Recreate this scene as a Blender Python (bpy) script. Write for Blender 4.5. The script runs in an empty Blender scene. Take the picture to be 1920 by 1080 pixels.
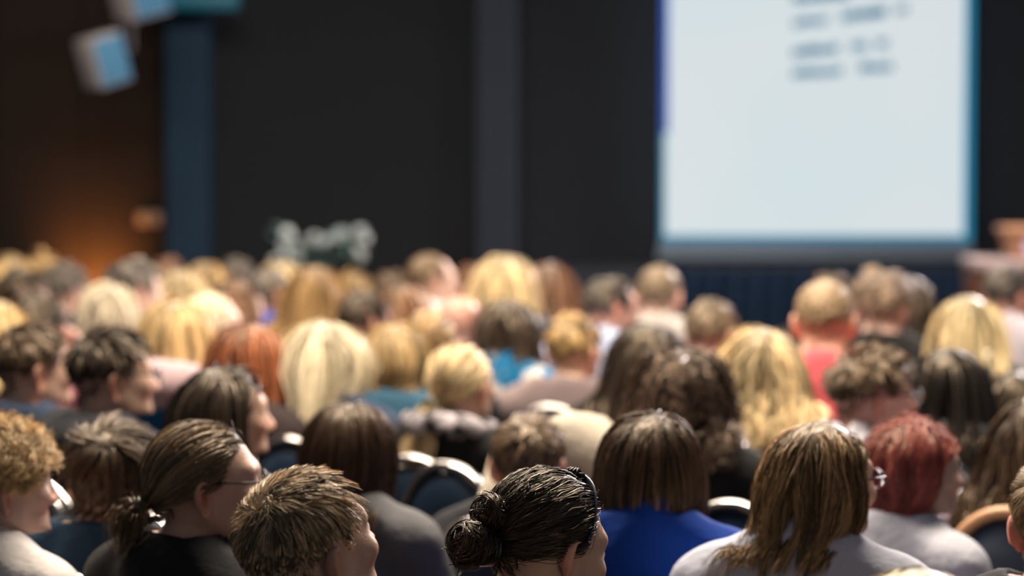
import bpy, math
import numpy as np
from mathutils import Matrix, Vector

# ------------------------------------------------------------------ camera, world, lights
sc = bpy.context.scene
COL = sc.collection
F_PX, CAM_Z, HORIZON = 5000.0, 1.86, 270.0
PITCH = math.atan((540 - HORIZON) / F_PX)
cam_d = bpy.data.cameras.new('camera')
cam = bpy.data.objects.new('camera', cam_d); COL.objects.link(cam)
cam_d.sensor_width = 36.0; cam_d.lens = F_PX / 1920 * 36
cam.location = (0, 0, CAM_Z); cam.rotation_euler = (math.pi / 2 - PITCH, 0, 0)
cam_d.clip_end = 100
cam_d.dof.use_dof = True; cam_d.dof.focus_distance = 4.25; cam_d.dof.aperture_fstop = 2.35
sc.camera = cam
sc.view_settings.view_transform = 'Standard'; sc.view_settings.look = 'None'
sc.view_settings.gamma = 1.0; sc.view_settings.exposure = 0.0; sc.view_settings.use_curve_mapping = False

w = bpy.data.worlds.new('hall_air'); sc.world = w; w.use_nodes = True
w.node_tree.nodes['Background'].inputs[0].default_value = (0.80, 0.86, 1.0, 1)
w.node_tree.nodes['Background'].inputs[1].default_value = 0.10

def area(name, loc, target, size, sizey, power, color):
    l = bpy.data.lights.new(name, 'AREA'); l.shape = 'RECTANGLE'; l.size = size; l.size_y = sizey
    l.energy = power; l.color = color
    o = bpy.data.objects.new(name, l); COL.objects.link(o); o.location = loc
    o.rotation_euler = (Vector(target) - Vector(loc)).to_track_quat('-Z', 'Y').to_euler()
    return o
# ceiling light rows of the hall, above and ahead of the audience
area('ceiling_light_row', (-0.2, 6.9, 5.2), (-0.2, 6.8, 0), 4.5, 0.9, 760, (1.0, 0.85, 0.68))
area('ceiling_light_row', (-0.3, 10.4, 5.2), (-0.3, 10.3, 0), 5.0, 0.9, 410, (1.0, 0.85, 0.68))
area('ceiling_light_row', (-0.4, 13.4, 5.2), (-0.4, 13.1, 0), 6.0, 0.9, 410, (1.0, 0.85, 0.68))
area('audience_front_fill', (5.0, 15.5, 4.8), (-0.2, 6.5, 1.0), 2.2, 1.2, 900, (1.0, 0.88, 0.86))  # unseen lamp added to brighten faces from the screen side

# ------------------------------------------------------------------ helpers
def at(px, py, d):
    cp, sp = math.cos(PITCH), math.sin(PITCH)
    u, v = (px - 960) / F_PX, (540 - py) / F_PX
    y = cp + v * sp; z = -sp + v * cp
    k = d / y
    return Vector((u * k, d, CAM_Z + z * k))

def mesh_np(name, V, Q, T=None, smooth=True):
    V = np.asarray(V, np.float32); Q = np.asarray(Q, np.int32).reshape(-1, 4)
    T = np.zeros((0, 3), np.int32) if T is None else np.asarray(T, np.int32).reshape(-1, 3)
    me = bpy.data.meshes.new(name)
    me.vertices.add(len(V)); me.vertices.foreach_set('co', V.ravel())
    nl = Q.size + T.size
    me.loops.add(nl); me.loops.foreach_set('vertex_index', np.concatenate([Q.ravel(), T.ravel()]))
    np_ = len(Q) + len(T); me.polygons.add(np_)
    tot = np.concatenate([np.full(len(Q), 4, np.int32), np.full(len(T), 3, np.int32)])
    st = np.concatenate([[0], np.cumsum(tot)[:-1]]).astype(np.int32) if np_ else np.zeros(0, np.int32)
    me.polygons.foreach_set('loop_start', st)
    me.polygons.foreach_set('use_smooth', np.full(np_, smooth, bool))
    me.update(calc_edges=True)
    return me

class MB:
    """collects shapes into one mesh"""
    def __init__(s): s.v = []; s.q = []; s.t = []; s.n = 0
    def add(s, V, Q=(), T=()):
        V = np.asarray(V, float)
        for f in Q: s.q.append([i + s.n for i in f])
        for f in T: s.t.append([i + s.n for i in f])
        s.v.append(V); s.n += len(V); return s
    def box(s, x0, x1, y0, y1, z0, z1):
        V = [(x, y, z) for z in (z0, z1) for y in (y0, y1) for x in (x0, x1)]
        return s.add(V, [(0, 2, 3, 1), (4, 5, 7, 6), (0, 1, 5, 4), (2, 6, 7, 3), (0, 4, 6, 2), (1, 3, 7, 5)])
    def rbox(s, x0, x1, y0, y1, z0, z1, b=0.01):
        xs = (x0, x0 + b, x1 - b, x1); ys = (y0, y0 + b, y1 - b, y1); zs = (z0, z0 + b, z1 - b, z1)
        bm_v = {}; V = []
        def g(i, j, k):
            key = (i, j, k)
            if key not in bm_v:
                e = (i in (0, 3)) + (j in (0, 3)) + (k in (0, 3))
                c = [xs[i], ys[j], zs[k]]
                if e > 1:
                    f = 0.42 if e == 2 else 0.55
                    for a, (ix, arr) in enumerate(((i, xs), (j, ys), (k, zs))):
                        if ix == 0: c[a] += b * f * 0.7
                        if ix == 3: c[a] -= b * f * 0.7
                bm_v[key] = len(V); V.append(c)
            return bm_v[key]
        Q = []
        for a in range(3):
            for b_ in range(3):
                Q.append((g(a, b_, 0), g(a, b_ + 1, 0), g(a + 1, b_ + 1, 0), g(a + 1, b_, 0)))
                Q.append((g(a, b_, 3), g(a + 1, b_, 3), g(a + 1, b_ + 1, 3), g(a, b_ + 1, 3)))
                Q.append((g(a, 0, b_), g(a + 1, 0, b_), g(a + 1, 0, b_ + 1), g(a, 0, b_ + 1)))
                Q.append((g(a, 3, b_), g(a, 3, b_ + 1), g(a + 1, 3, b_ + 1), g(a + 1, 3, b_)))
                Q.append((g(0, a, b_), g(0, a, b_ + 1), g(0, a + 1, b_ + 1), g(0, a + 1, b_)))
                Q.append((g(3, a, b_), g(3, a + 1, b_), g(3, a + 1, b_ + 1), g(3, a, b_ + 1)))
        return s.add(V, Q)
    def tube(s, pts, r, n=8, closed=False, flat=1.0, ref=(0, 1, 0)):
        P = np.asarray(pts, float); K = len(P)
        r = np.broadcast_to(np.asarray(r, float), (K,))
        if closed: Tn = np.roll(P, -1, 0) - np.roll(P, 1, 0)
        else: Tn = np.gradient(P, axis=0)
        Tn /= np.linalg.norm(Tn, axis=1)[:, None] + 1e-12
        ref = np.asarray(ref, float)
        A = np.cross(Tn, ref); bad = np.linalg.norm(A, axis=1) < 1e-3
        A[bad] = np.cross(Tn[bad], (0.3, 0.2, 1)); A /= np.linalg.norm(A, axis=1)[:, None]
        B = np.cross(A, Tn)
        an = np.arange(n) * 2 * math.pi / n
        V = P[:, None] + r[:, None, None] * (np.cos(an)[None, :, None] * A[:, None] + flat * np.sin(an)[None, :, None] * B[:, None])
        Q = []
        for k in range(K if closed else K - 1):
            k2 = (k + 1) % K
            for j in range(n):
                j2 = (j + 1) % n
                Q.append((k * n + j, k * n + j2, k2 * n + j2, k2 * n + j))
        T = []
        V = V.reshape(-1, 3)
        if not closed:
            V = np.vstack([V, P[:1], P[-1:]])
            for j in range(n):
                T.append((K * n, (j + 1) % n, j)); T.append((K * n + 1, (K - 1) * n + j, (K - 1) * n + (j + 1) % n))
        return s.add(V, Q, T)
    def lathe(s, prof, n=16, c=(0, 0, 0)):
        V = []
        for r, z in prof:
            for j in range(n):
                a = 2 * math.pi * j / n; V.append((c[0] + r * math.cos(a), c[1] + r * math.sin(a), c[2] + z))
        Q = []
        for k in range(len(prof) - 1):
            for j in range(n):
                j2 = (j + 1) % n; Q.append((k * n + j, k * n + j2, (k + 1) * n + j2, (k + 1) * n + j))
        return s.add(V, Q)
    def mesh(s, name, smooth=True): return mesh_np(name, np.vstack(s.v), s.q, s.t, smooth)
    def build(s, name, mat, parent=None, smooth=True): return obj(name, s.mesh(name, smooth), mat, parent)

def obj(name, me, mat=None, parent=None, color=None):
    o = bpy.data.objects.new(name, me); COL.objects.link(o)
    if mat is not None and me is not None and len(me.materials) == 0: me.materials.append(mat)
    if parent is not None: o.parent = parent
    if color is not None: o.color = (*color, 1)
    return o
def empty(name, loc=(0, 0, 0), rz=0):
    o = bpy.data.objects.new(name, None); COL.objects.link(o); o.location = loc; o.rotation_euler = (0, 0, rz); o.empty_display_size = 0.1
    return o
def tag(o, label=None, cat=None, group=None, kind=None):
    if label: o['label'] = label
    if cat: o['category'] = cat
    if group: o['group'] = group
    if kind: o['kind'] = kind
    return o

# ------------------------------------------------------------------ materials
def mat(name, color=(0.5, 0.5, 0.5), rough=0.6, metal=0.0, spec=0.5, emit=None, es=1.0):
    m = bpy.data.materials.new(name); m.use_nodes = True
    b = m.node_tree.nodes['Principled BSDF']
    b.inputs['Base Color'].default_value = (*color, 1); b.inputs['Roughness'].default_value = rough
    b.inputs['Metallic'].default_value = metal; b.inputs['Specular IOR Level'].default_value = spec
    if emit:
        b.inputs['Emission Color'].default_value = (*emit, 1); b.inputs['Emission Strength'].default_value = es
    return m
def N(m, typ, **kw):
    n = m.node_tree.nodes.new(typ)
    for k, v in kw.items():
        if k.startswith('i_'): n.inputs[k[2:].replace('_', ' ')].default_value = v
        else: setattr(n, k, v)
    return n
def L(m, a, b): m.node_tree.links.new(a, b)
def noisy(name, c1, c2, scale=20, rough=0.7, spec=0.4, bump=0.0, bscale=80, stretch=(1, 1, 1), metal=0.0):
    m = mat(name, c1, rough, metal, spec); b = m.node_tree.nodes['Principled BSDF']
    tc = N(m, 'ShaderNodeTexCoord'); mp = N(m, 'ShaderNodeMapping'); mp.inputs['Scale'].default_value = stretch
    L(m, tc.outputs['Object'], mp.inputs['Vector'])
    nz = N(m, 'ShaderNodeTexNoise', i_Scale=scale, i_Detail=4.0); L(m, mp.outputs[0], nz.inputs['Vector'])
    mx = N(m, 'ShaderNodeMix', data_type='RGBA'); mx.inputs[6].default_value = (*c1, 1); mx.inputs[7].default_value = (*c2, 1)
    L(m, nz.outputs['Fac'], mx.inputs[0]); L(m, mx.outputs[2], b.inputs['Base Color'])
    if bump:
        n2 = N(m, 'ShaderNodeTexNoise', i_Scale=bscale, i_Detail=3.0); L(m, mp.outputs[0], n2.inputs['Vector'])
        bp = N(m, 'ShaderNodeBump'); bp.inputs['Strength'].default_value = bump; bp.inputs['Distance'].default_value = 0.01
        L(m, n2.outputs['Fac'], bp.inputs['Height']); L(m, bp.outputs[0], b.inputs['Normal'])
    return m
def tinted(name, attr, rough, spec, bump=0.0, bscale=300, nscale=0, sheen=0.0, vec=False):
    """object colour times a per-vertex attribute"""
    m = mat(name, (1, 1, 1), rough, 0, spec); b = m.node_tree.nodes['Principled BSDF']
    oi = N(m, 'ShaderNodeObjectInfo'); src = oi.outputs['Color']
    if attr:
        at_ = N(m, 'ShaderNodeAttribute', attribute_name=attr)
        mx = N(m, 'ShaderNodeMix', data_type='RGBA', blend_type='MULTIPLY'); mx.inputs[0].default_value = 1
        L(m, src, mx.inputs[6]); L(m, at_.outputs['Color'], mx.inputs[7]); src = mx.outputs[2]
    tc = N(m, 'ShaderNodeTexCoord')
    if nscale:
        nz = N(m, 'ShaderNodeTexNoise', i_Scale=nscale, i_Detail=5.0); L(m, tc.outputs['Object'], nz.inputs['Vector'])
        rp = N(m, 'ShaderNodeMapRange'); rp.inputs[3].default_value = 0.72; rp.inputs[4].default_value = 1.25
        L(m, nz.outputs['Fac'], rp.inputs[0])
        mx = N(m, 'ShaderNodeMix', data_type='RGBA', blend_type='MULTIPLY'); mx.inputs[0].default_value = 1
        L(m, src, mx.inputs[6]); L(m, rp.outputs[0], mx.inputs[7]); src = mx.outputs[2]
    L(m, src, b.inputs['Base Color'])
    if bump:
        n2 = N(m, 'ShaderNodeTexNoise', i_Scale=bscale, i_Detail=3.0); L(m, tc.outputs['Object'], n2.inputs['Vector'])
        bp = N(m, 'ShaderNodeBump'); bp.inputs['Strength'].default_value = bump; bp.inputs['Distance'].default_value = 0.01
        L(m, n2.outputs['Fac'], bp.inputs['Height']); L(m, bp.outputs[0], b.inputs['Normal'])
    if sheen: b.inputs['Sheen Weight'].default_value = sheen
    return m

M = {}
M['skin'] = tinted('skin', 'tint', 0.48, 0.4, bump=0.12, bscale=220, nscale=30)
M['skin'].node_tree.nodes['Principled BSDF'].inputs['Subsurface Weight'].default_value = 0.12
M['skin'].node_tree.nodes['Principled BSDF'].inputs['Subsurface Radius'].default_value = (0.012, 0.005, 0.003)
M['skin'].node_tree.nodes['Principled BSDF'].inputs['Subsurface Scale'].default_value = 1.0
M['hair'] = tinted('hair', 'shade', 0.38, 0.55)
M['hair'].node_tree.nodes['Principled BSDF'].inputs['Specular Tint'].default_value = (1.0, 0.80, 0.58, 1)
M['cloth'] = tinted('woven_cloth', None, 0.85, 0.2, bump=0.5, bscale=26, nscale=9)
M['trouser'] = noisy('dark_trouser_cloth', (0.02, 0.022, 0.03), (0.035, 0.037, 0.045), 60, 0.9)
M['shoe'] = noisy('black_shoe_leather', (0.012, 0.011, 0.01), (0.03, 0.026, 0.022), 40, 0.4)
M['chrome'] = mat('chrome', (0.42, 0.40, 0.385), 0.17, 1.0)
M['beech'] = noisy('bent_beech_wood', (0.50, 0.27, 0.13), (0.38, 0.19, 0.08), 30, 0.4, 0.5, stretch=(1, 1, 6))
M['pad'] = noisy('navy_seat_vinyl', (0.006, 0.018, 0.040), (0.010, 0.030, 0.062), 50, 0.38, 0.5, 0.08, 120)
M['padblue'] = noisy('bright_blue_seat_vinyl', (0.01, 0.13, 0.32), (0.02, 0.19, 0.42), 50, 0.4, 0.5)
M['dark'] = mat('black_plastic', (0.012, 0.012, 0.013), 0.35)
M['lens'] = mat('spectacle_lens', (0.8, 0.85, 0.95), 0.02, 0.0, 0.8)
M['lens'].node_tree.nodes['Principled BSDF'].inputs['Transmission Weight'].default_value = 1.0
M['lens'].node_tree.nodes['Principled BSDF'].inputs['IOR'].default_value = 1.05

# ------------------------------------------------------------------ the room
WALL = 19.0
SW = F_PX / WALL
def wx(px, d=WALL): return (px - 960) / F_PX * d
def wz(py, d=WALL): return at(960, py, d).z

M['floor'] = noisy('dark_carpet', (0.015, 0.013, 0.016), (0.03, 0.025, 0.03), 60, 0.95, 0.1, 0.4, 300)
M['wall_black'] = noisy('black_wall_paint', (0.0175, 0.0195, 0.0235), (0.020, 0.022, 0.0265), 3, 0.95, 0.05)
M['wall_navy'] = noisy('black_blue_wall_paint', (0.0185, 0.0215, 0.029), (0.022, 0.025, 0.033), 3, 0.95, 0.05)
M['pier'] = noisy('deep_blue_painted_pier', (0.017, 0.034, 0.060), (0.020, 0.041, 0.070), 2, 0.9, 0.05)
M['wood'] = noisy('dark_brown_wood_panelling', (0.022, 0.014, 0.011), (0.017, 0.012, 0.010), 2.2, 0.7, 0.1, stretch=(6, 6, 0.7))
M['drape'] = noisy('navy_curtain', (0.066, 0.080, 0.115), (0.08, 0.096, 0.135), 5, 0.9, 0.1)
M['skirt'] = noisy('blue_stage_skirt', (0.003, 0.009, 0.022), (0.004, 0.018, 0.050), 6, 0.7, 0.2)

def struct(o): o['kind'] = 'structure'; return o
struct(MB().box(-7, 7, -3, 22, -0.1, 0).build('floor', M['floor'], smooth=False))
xa, xb, xc, xd, xe = wx(320), wx(402), wx(895), wx(972), 7
struct(MB().box(xa, xc + .3, WALL, WALL + .2, 0, 5.6).build('wall_front', M['wall_black'], smooth=False))
struct(MB().box(xc + .3, 7, WALL, WALL + .2, 0, 5.6).build('wall_front_right', M['wall_navy'], smooth=False))
wl = struct(MB().box(-7, xa, WALL - .02, WALL + .2, 0, 5.6).build('wall_left', M['wood'], smooth=False))
for i in range(8):   # wood panels of the left wall, each proud of the backing
    x1 = xa - 0.02 - i * 0.62; x0 = x1 - 0.59
    if x0 < -7: break
    MB().rbox(x0, x1, WALL - .045, WALL - .02, 0.12, 4.2, .008).build('panel', M['wood'], wl, smooth=False)
struct(MB().rbox(xa, xb, WALL - .28, WALL, 0, 5.6, .015).build('trim_1', M['pier'], smooth=False))
# narrow pleated curtain between the wall bays
def pleats(x0, x1, z0, z1, y, n, amp, thick=0.012, nz=2, sag=0.0):
    K = n * 8; xs = np.linspace(x0, x1, K + 1); V = []
    for zi in range(nz + 1):
        z = z0 + (z1 - z0) * zi / nz
        for i, x in enumerate(xs):
            ph = 2 * math.pi * n * i / K
            V.append((x + .25 * amp * math.sin(2 * ph), y - amp * math.sin(ph) * (1 - .35 * zi / nz) + .1 * amp * math.sin(ph * .37 + zi), z))
    base = len(V)
    V += [(a, b + thick, c) for a, b, c in V]
    Q = []; W_ = K + 1
    for zi in range(nz):
        for i in range(K):
            a = zi * W_ + i
            Q.append((a, a + 1, a + W_ + 1, a + W_)); Q.append((base + a, base + a + W_, base + a + W_ + 1, base + a + 1))
    return MB().add(V, Q)
cu = pleats(xc, xd, 0.02, 5.5, WALL - .16, 5, .035).build('curtain', M['drape'])
tag(cu, 'narrow navy pleated curtain hanging between dark wall bays left of the screen', 'curtain')

# projection screen
DS = 18.6
def sx(px): return wx(px, DS)
def sz(py): return wz(py, DS)
scr = empty('projection_screen', (sx(1531), DS, 0))
tag(scr, 'large pale projection screen with blurred blue text lines hanging at the front', 'screen')
L0, R0, B0, T0 = sx(1240), sx(1822), sz(452), sz(452) + 2.35
cx_ = sx(1531)
m = mat('lit_slide', (0.05, 0.05, 0.05), 0.9, emit=(0.64, 0.745, 0.785), es=1.0)
b = m.node_tree.nodes['Principled BSDF']; tc = N(m, 'ShaderNodeTexCoord')
nz = N(m, 'ShaderNodeTexNoise', i_Scale=0.9, i_Detail=1.0); L(m, tc.outputs['Object'], nz.inputs['Vector'])
mx = N(m, 'ShaderNodeMix', data_type='RGBA'); mx.inputs[6].default_value = (0.57, 0.70, 0.75, 1); mx.inputs[7].default_value = (0.69, 0.715, 0.73, 1)
L(m, nz.outputs['Fac'], mx.inputs[0]); L(m, mx.outputs[2], b.inputs['Emission Color'])
M['slide'] = m
M['slide_teal'] = mat('slide_edge_teal', (0.02, 0.05, 0.06), 0.9, emit=(0.0, 0.20, 0.36), es=1.0)
M['slide_blue'] = mat('slide_edge_blue', (0.02, 0.03, 0.06), 0.9, emit=(0.004, 0.075, 0.42), es=1.0)
M['slide_ink'] = mat('slide_text_blue', (0.02, 0.05, 0.06), 0.9, emit=(0.0, 0.13, 0.24), es=1.0)
M['bar'] = noisy('screen_bar_grey', (0.13, 0.18, 0.25), (0.16, 0.21, 0.29), 8, 0.5, 0.3)
o = MB().box(L0 - cx_, R0 - cx_, 0, .012, B0, T0).build('screen_sheet', M['slide'], scr, False)
e = 0.058  # thin blue and teal strips along the sheet edges
for nm, x0, x1, z0, z1, mm in (('slide_edge_strip', L0, L0 + e * .8, B0 + .75, T0, 'slide_blue'), ('slide_edge_strip', L0, L0 + e * .45, B0, B0 + .75, 'slide_teal'),
                               ('slide_edge_strip', R0 - e, R0, B0, T0, 'slide_teal'), ('slide_edge_strip', L0 + e * .45, R0 - e, B0, B0 + e * .7, 'slide_teal')):
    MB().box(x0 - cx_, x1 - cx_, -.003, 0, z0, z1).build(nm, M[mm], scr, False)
MB().rbox(sx(1232) - cx_, sx(1828) - cx_, -.03, .03, sz(487), sz(472), .006).build('weight_bar', M['bar'], scr)
MB().rbox(sx(1236) - cx_, sx(1824) - cx_, -.012, .02, sz(471), B0, .004).build('bottom_hem', M['bar'], scr)
MB().rbox(sx(1232) - cx_, sx(1828) - cx_, -.06, .06, T0, T0 + .12, .01).build('roller_case', M['dark'], scr)
# rows of unreadable small lettering: strokes of x-height with a few tall ones
rg = np.random.default_rng(5)
def text_line(x0, y0, x1, y1, words, tall=0.3):
    """words = list of (start, end) fractions of the line"""
    for a, bb, wgt in words:
        mb = MB()
        n = max(2, int((bb - a) * abs(x1 - x0) / 9.5))
        for i in range(n):
            t = a + (bb - a) * (i + .5) / n; px = x0 + (x1 - x0) * t; py = y0 + (y1 - y0) * t
            h = 15 if rg.random() > tall else 20
            r = rg.random()
            X, Z = sx(px) - cx_, sz(py); u = DS / F_PX
            mb.box(X - 4.6 * u, X - .6 * u, -.004, -.001, Z - 8 * u, Z + (h - 8) * u)
            mb.box(X + .8 * u, X + 4.2 * u, -.004, -.001, Z - 8 * u, Z + (7 if r > .2 else 3) * u)
            mb.box(X - 4.8 * u, X + 4.9 * u, -.004, -.001, Z + (0 if r > .4 else -8) * u, Z + (7 if r > .4 else -2) * u)
            if wgt > 1.3: mb.box(X - 4.8 * u, X + 4.9 * u, -.004, -.001, Z - 8 * u, Z + 7 * u)
        mb.build('text_word', M['slide_ink'], scr, False)
text_line(1484, -3, 1590, -11, [(0, 1, 1)])
text_line(1484, 44, 1702, 16, [(0, .30, 1), (.42, .64, .9), (.62, .80, 1.6), (.88, .99, 1.2)])
text_line(1484, 99, 1666, 80, [(0, .47, 1.1), (.60, .78, 1), (.86, .98, 1)])
text_line(1484, 139, 1674, 123, [(0, .49, 1.1), (.66, .99, 1.15)])

# low stage with blue skirt
st = empty('stage', (0, 0, 0)); tag(st, 'low dark stage with a blue pleated skirt under the projection screen', 'stage')
MB().rbox(wx(1000, 18), 6.5, 16.9, 18.3, 0.0, wz(512, 17), .02).build('platform', M['wall_navy'], st, False)
pleats(wx(1240, 16.85), wx(1850, 16.85), 0.02, wz(505, 16.85), 16.80, 15, .045, nz=3).build('stage_skirt', M['skirt'], st)

# wall plaque, speakers, cornice bar
M['plaque'] = noisy('pale_brass_plaque', (0.30, 0.21, 0.15), (0.25, 0.17, 0.12), 30, 0.5)
p = empty('wall_plaque', (wx(279, 18.9), 18.93, wz(410, 18.9))); tag(p, 'small pale plaque fixed on the brown wood wall', 'plaque')
MB().rbox(-.085, .085, -.012, .012, -.045, .045, .006).build('plate', M['plaque'], p)
MB().rbox(-.012, .012, -.016, -.012, -.035, .035, .001).build('engraved_mark', M['dark'], p)
M['spk'] = noisy('light_grey_speaker_cabinet', (0.36, 0.33, 0.34), (0.42, 0.38, 0.38), 6, 0.7, 0.2)
M['grille'] = noisy('grille_painted_blue_light', (0.055, 0.17, 0.30), (0.07, 0.20, 0.34), 160, 0.8, 0.2)  # blue stage light on the speaker front is put into this colour
def speaker(px, py, d, w_, h_, dep, roll, yaw, label):
    s_ = empty('loudspeaker', (wx(px, d), d, wz(py, d))); s_.rotation_euler = (0, math.radians(roll), math.radians(yaw))
    tag(s_, label, 'loudspeaker', 'wall loudspeakers')
    MB().rbox(-w_ / 2, w_ / 2, -dep / 2, dep / 2, -h_ / 2, h_ / 2, .012).build('cabinet', M['spk'], s_)
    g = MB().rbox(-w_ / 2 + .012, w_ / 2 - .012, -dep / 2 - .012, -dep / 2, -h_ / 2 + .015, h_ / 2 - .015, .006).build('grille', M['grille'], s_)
    MB().lathe([(0, -.014), (.03, -.014), (.07, -.018), (.075, -.012)], 16).build('driver_cone', M['dark'], g)
    g.children[0].matrix_local = Matrix.Translation((0, -dep / 2 + .02, -.03)) @ Matrix.Rotation(math.pi / 2, 4, 'X')
    MB().tube([(w_ / 2 - .02, dep / 2, h_ * .35), (w_ / 2 + .06, dep / 2 + .1, h_ * .5), (w_ / 2 + .08, dep / 2 + .15, h_ * 1.0)], .014, 6).build('bracket', M['dark'], s_)
    return s_
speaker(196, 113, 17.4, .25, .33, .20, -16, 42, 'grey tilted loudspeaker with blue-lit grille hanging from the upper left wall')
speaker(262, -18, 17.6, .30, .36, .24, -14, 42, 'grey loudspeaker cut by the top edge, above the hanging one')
tag(MB().tube([(wx(243, 17.9), 18.0, wz(95, 18)), (wx(243, 17.9), 18.0, wz(-120, 18))], .022, 8).build('mounting_pole', M['spk']),
    'thin grey pole carrying the two loudspeakers', 'pole')
M['cornice'] = noisy('metal_bar_painted_cyan_light', (0.0, 0.10, 0.17), (0.005, 0.13, 0.21), 5, 0.5)  # cyan light falling on the pale bar is painted into its colour
tag(MB().rbox(wx(300, 18.5), wx(450, 18.5), 18.45, 18.6, wz(19, 18.5), wz(-14, 18.5), .015).build('metal_bar', M['cornice']),
    'horizontal metal bar, cyan light in its colour, across the top of the blue pier', 'bar')
# warm lamp at the foot of the wood wall
l = bpy.data.lights.new('floor_uplight', 'SPOT'); l.energy = 190; l.color = (1.0, 0.36, 0.07); l.spot_size = math.radians(92); l.spot_blend = 1; l.shadow_soft_size = .05
o = bpy.data.objects.new('floor_uplight', l); COL.objects.link(o); o.location = (wx(172, 18.7), 18.62, 0.62)
o.rotation_euler = (Vector((wx(180, 19), 19.0, 0.95)) - o.location).to_track_quat('-Z', 'Y').to_euler()

# flowers on a pedestal
M['petal'] = noisy('white_petals', (0.70, 0.80, 0.84), (0.80, 0.84, 0.84), 20, 0.6, 0.3)
M['leaf'] = noisy('grey_green_leaves', (0.05, 0.10, 0.10), (0.08, 0.15, 0.14), 20, 0.5, 0.4)
M['vase'] = noisy('dark_glazed_vase', (0.02, 0.025, 0.03), (0.03, 0.035, 0.04), 8, 0.3)
DF = 17.2
ped = empty('pedestal', (wx(605, DF), DF, 0)); tag(ped, 'dark square pedestal under the white flowers', 'pedestal')
MB().rbox(-.16, .16, -.16, .16, .04, .86, .01).build('column', M['wall_black'], ped); MB().rbox(-.2, .2, -.2, .2, .86, .9, .008).build('top_slab', M['wall_black'], ped); MB().rbox(-.2, .2, -.2, .2, 0, .04, .008).build('plinth', M['wall_black'], ped)
fl = empty('flower_arrangement', (wx(605, DF), DF, .9)); tag(fl, 'loose arrangement of white flowers against the black wall', 'flowers')
MB().lathe([(0, 0), (.06, 0), (.085, .05), (.07, .12), (.05, .15), (.06, .17), (.0, .165)], 14).build('vase', M['vase'], fl)
bl = MB(); 
for ring, (n, r, tz) in enumerate(((7, .055, .01), (6, .04, .028), (4, .022, .038))):
    for i in range(n):
        a = 2 * math.pi * (i + ring * .5) / n; c, s_ = math.cos(a), math.sin(a)
        P = [(0, 0, 0), (r * .6 * c - .02 * s_, r * .6 * s_ + .02 * c, tz * .7), (r * c, r * s_, tz * 1.3), (r * .6 * c + .02 * s_, r * .6 * s_ - .02 * c, tz * .7)]
        bl.add(P + [(x, y, z - .004) for x, y, z in P], [(0, 1, 2, 3), (4, 7, 6, 5)])
blossom_me = bl.mesh('blossom'); blossom_me.materials.append(M['petal'])
lf = MB(); lf.add([(0, 0, 0), (.018, .03, .006), (.02, .07, .0), (0, .12, -.02), (-.02, .07, 0), (-.018, .03, .006), (0, .05, -.004)], [], [(0, 1, 6), (1, 2, 6), (2, 3, 6), (3, 4, 6), (4, 5, 6), (5, 0, 6)])
leaf_me = lf.mesh('leaf'); leaf_me.materials.append(M['leaf'])
rg = np.random.default_rng(11)
base_z = wz(505, DF) - .9
flower_px = [(540, 438), (545, 452), (534, 462), (556, 470), (575, 455), (590, 448), (582, 466), (600, 462), (615, 452), (640, 438), (652, 447), (632, 445), (678, 436), (684, 446), (668, 448), (664, 470), (672, 478), (530, 484), (520, 492), (545, 492), (565, 488)]
for (px, py) in flower_px:
    X = wx(px, DF) - fl.location.x; Z = wz(py, DF) - .9; Y = rg.uniform(-.08, .06)
    o = obj('blossom', blossom_me, None, fl); o.location = (X, Y, Z); o.scale = [rg.uniform(.75, 1.05)] * 3
    o.rotation_euler = (rg.uniform(.4, 1.3), rg.uniform(-.5, .5), rg.uniform(0, 6))
    MB().tube([(0, 0, .14), (X * .35, Y * .4, .14 + (Z - .14) * .6), (X, Y, Z)], .0035, 5).build('stem', M['leaf'], fl)
for i in range(34):
    px, py = flower_px[i % len(flower_px)]
    o = obj('leaf', leaf_me, None, fl); o.location = (wx(px, DF) - fl.location.x + rg.uniform(-.06, .06), rg.uniform(-.08, .08), wz(py, DF) - .93 + rg.uniform(-.05, .05))
    o.rotation_euler = (rg.uniform(-.6, 1.0), rg.uniform(-.6, .6), rg.uniform(0, 6.3))

# table and lectern at the right edge
M['tablewood'] = noisy('red_brown_table_wood', (0.12, 0.035, 0.016), (0.085, 0.025, 0.012), 6, 0.5, 0.3, stretch=(1, 1, 5))
M['tabletop'] = noisy('pale_table_top', (0.36, 0.27, 0.28), (0.42, 0.33, 0.33), 10, 0.5)
M['lecternwood'] = noisy('light_lectern_wood', (0.46, 0.24, 0.14), (0.38, 0.19, 0.10), 5, 0.45, 0.4, stretch=(1, 1, 6))
M['emblem'] = mat('lilac_emblem', (0.62, 0.55, 0.85), 0.5)
DT = 15.6
tb = empty('speaker_table', (wx(1960, DT), DT, 0)); tag(tb, 'red-brown table with a pale top at the right edge of the stage', 'table')
tw = wx(1960, DT) - wx(1817, DT); tz = wz(484, DT)
MB().rbox(-tw, tw, -.3, .3, tz - .055, tz, .008).build('table_top', M['tabletop'], tb)
MB().rbox(-tw + .02, tw - .02, -.27, -.24, .1, tz - .055, .006).build('front_panel', M['tablewood'], tb)
for sx_ in (-1, 1):
    MB().rbox(sx_ * (tw - .04) - .025, sx_ * (tw - .04) + .025, -.24, .28, 0, tz - .055, .006).build('side_panel', M['tablewood'], tb)
lc = empty('lectern', (wx(1965, DT), DT + .02, tz)); tag(lc, 'light wooden tabletop lectern with a lilac emblem at the right edge', 'lectern')
hl = wz(425, DT) - tz
x1, x0 = wx(1965, DT) - wx(1884, DT), wx(1965, DT) - wx(1897, DT)
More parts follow.
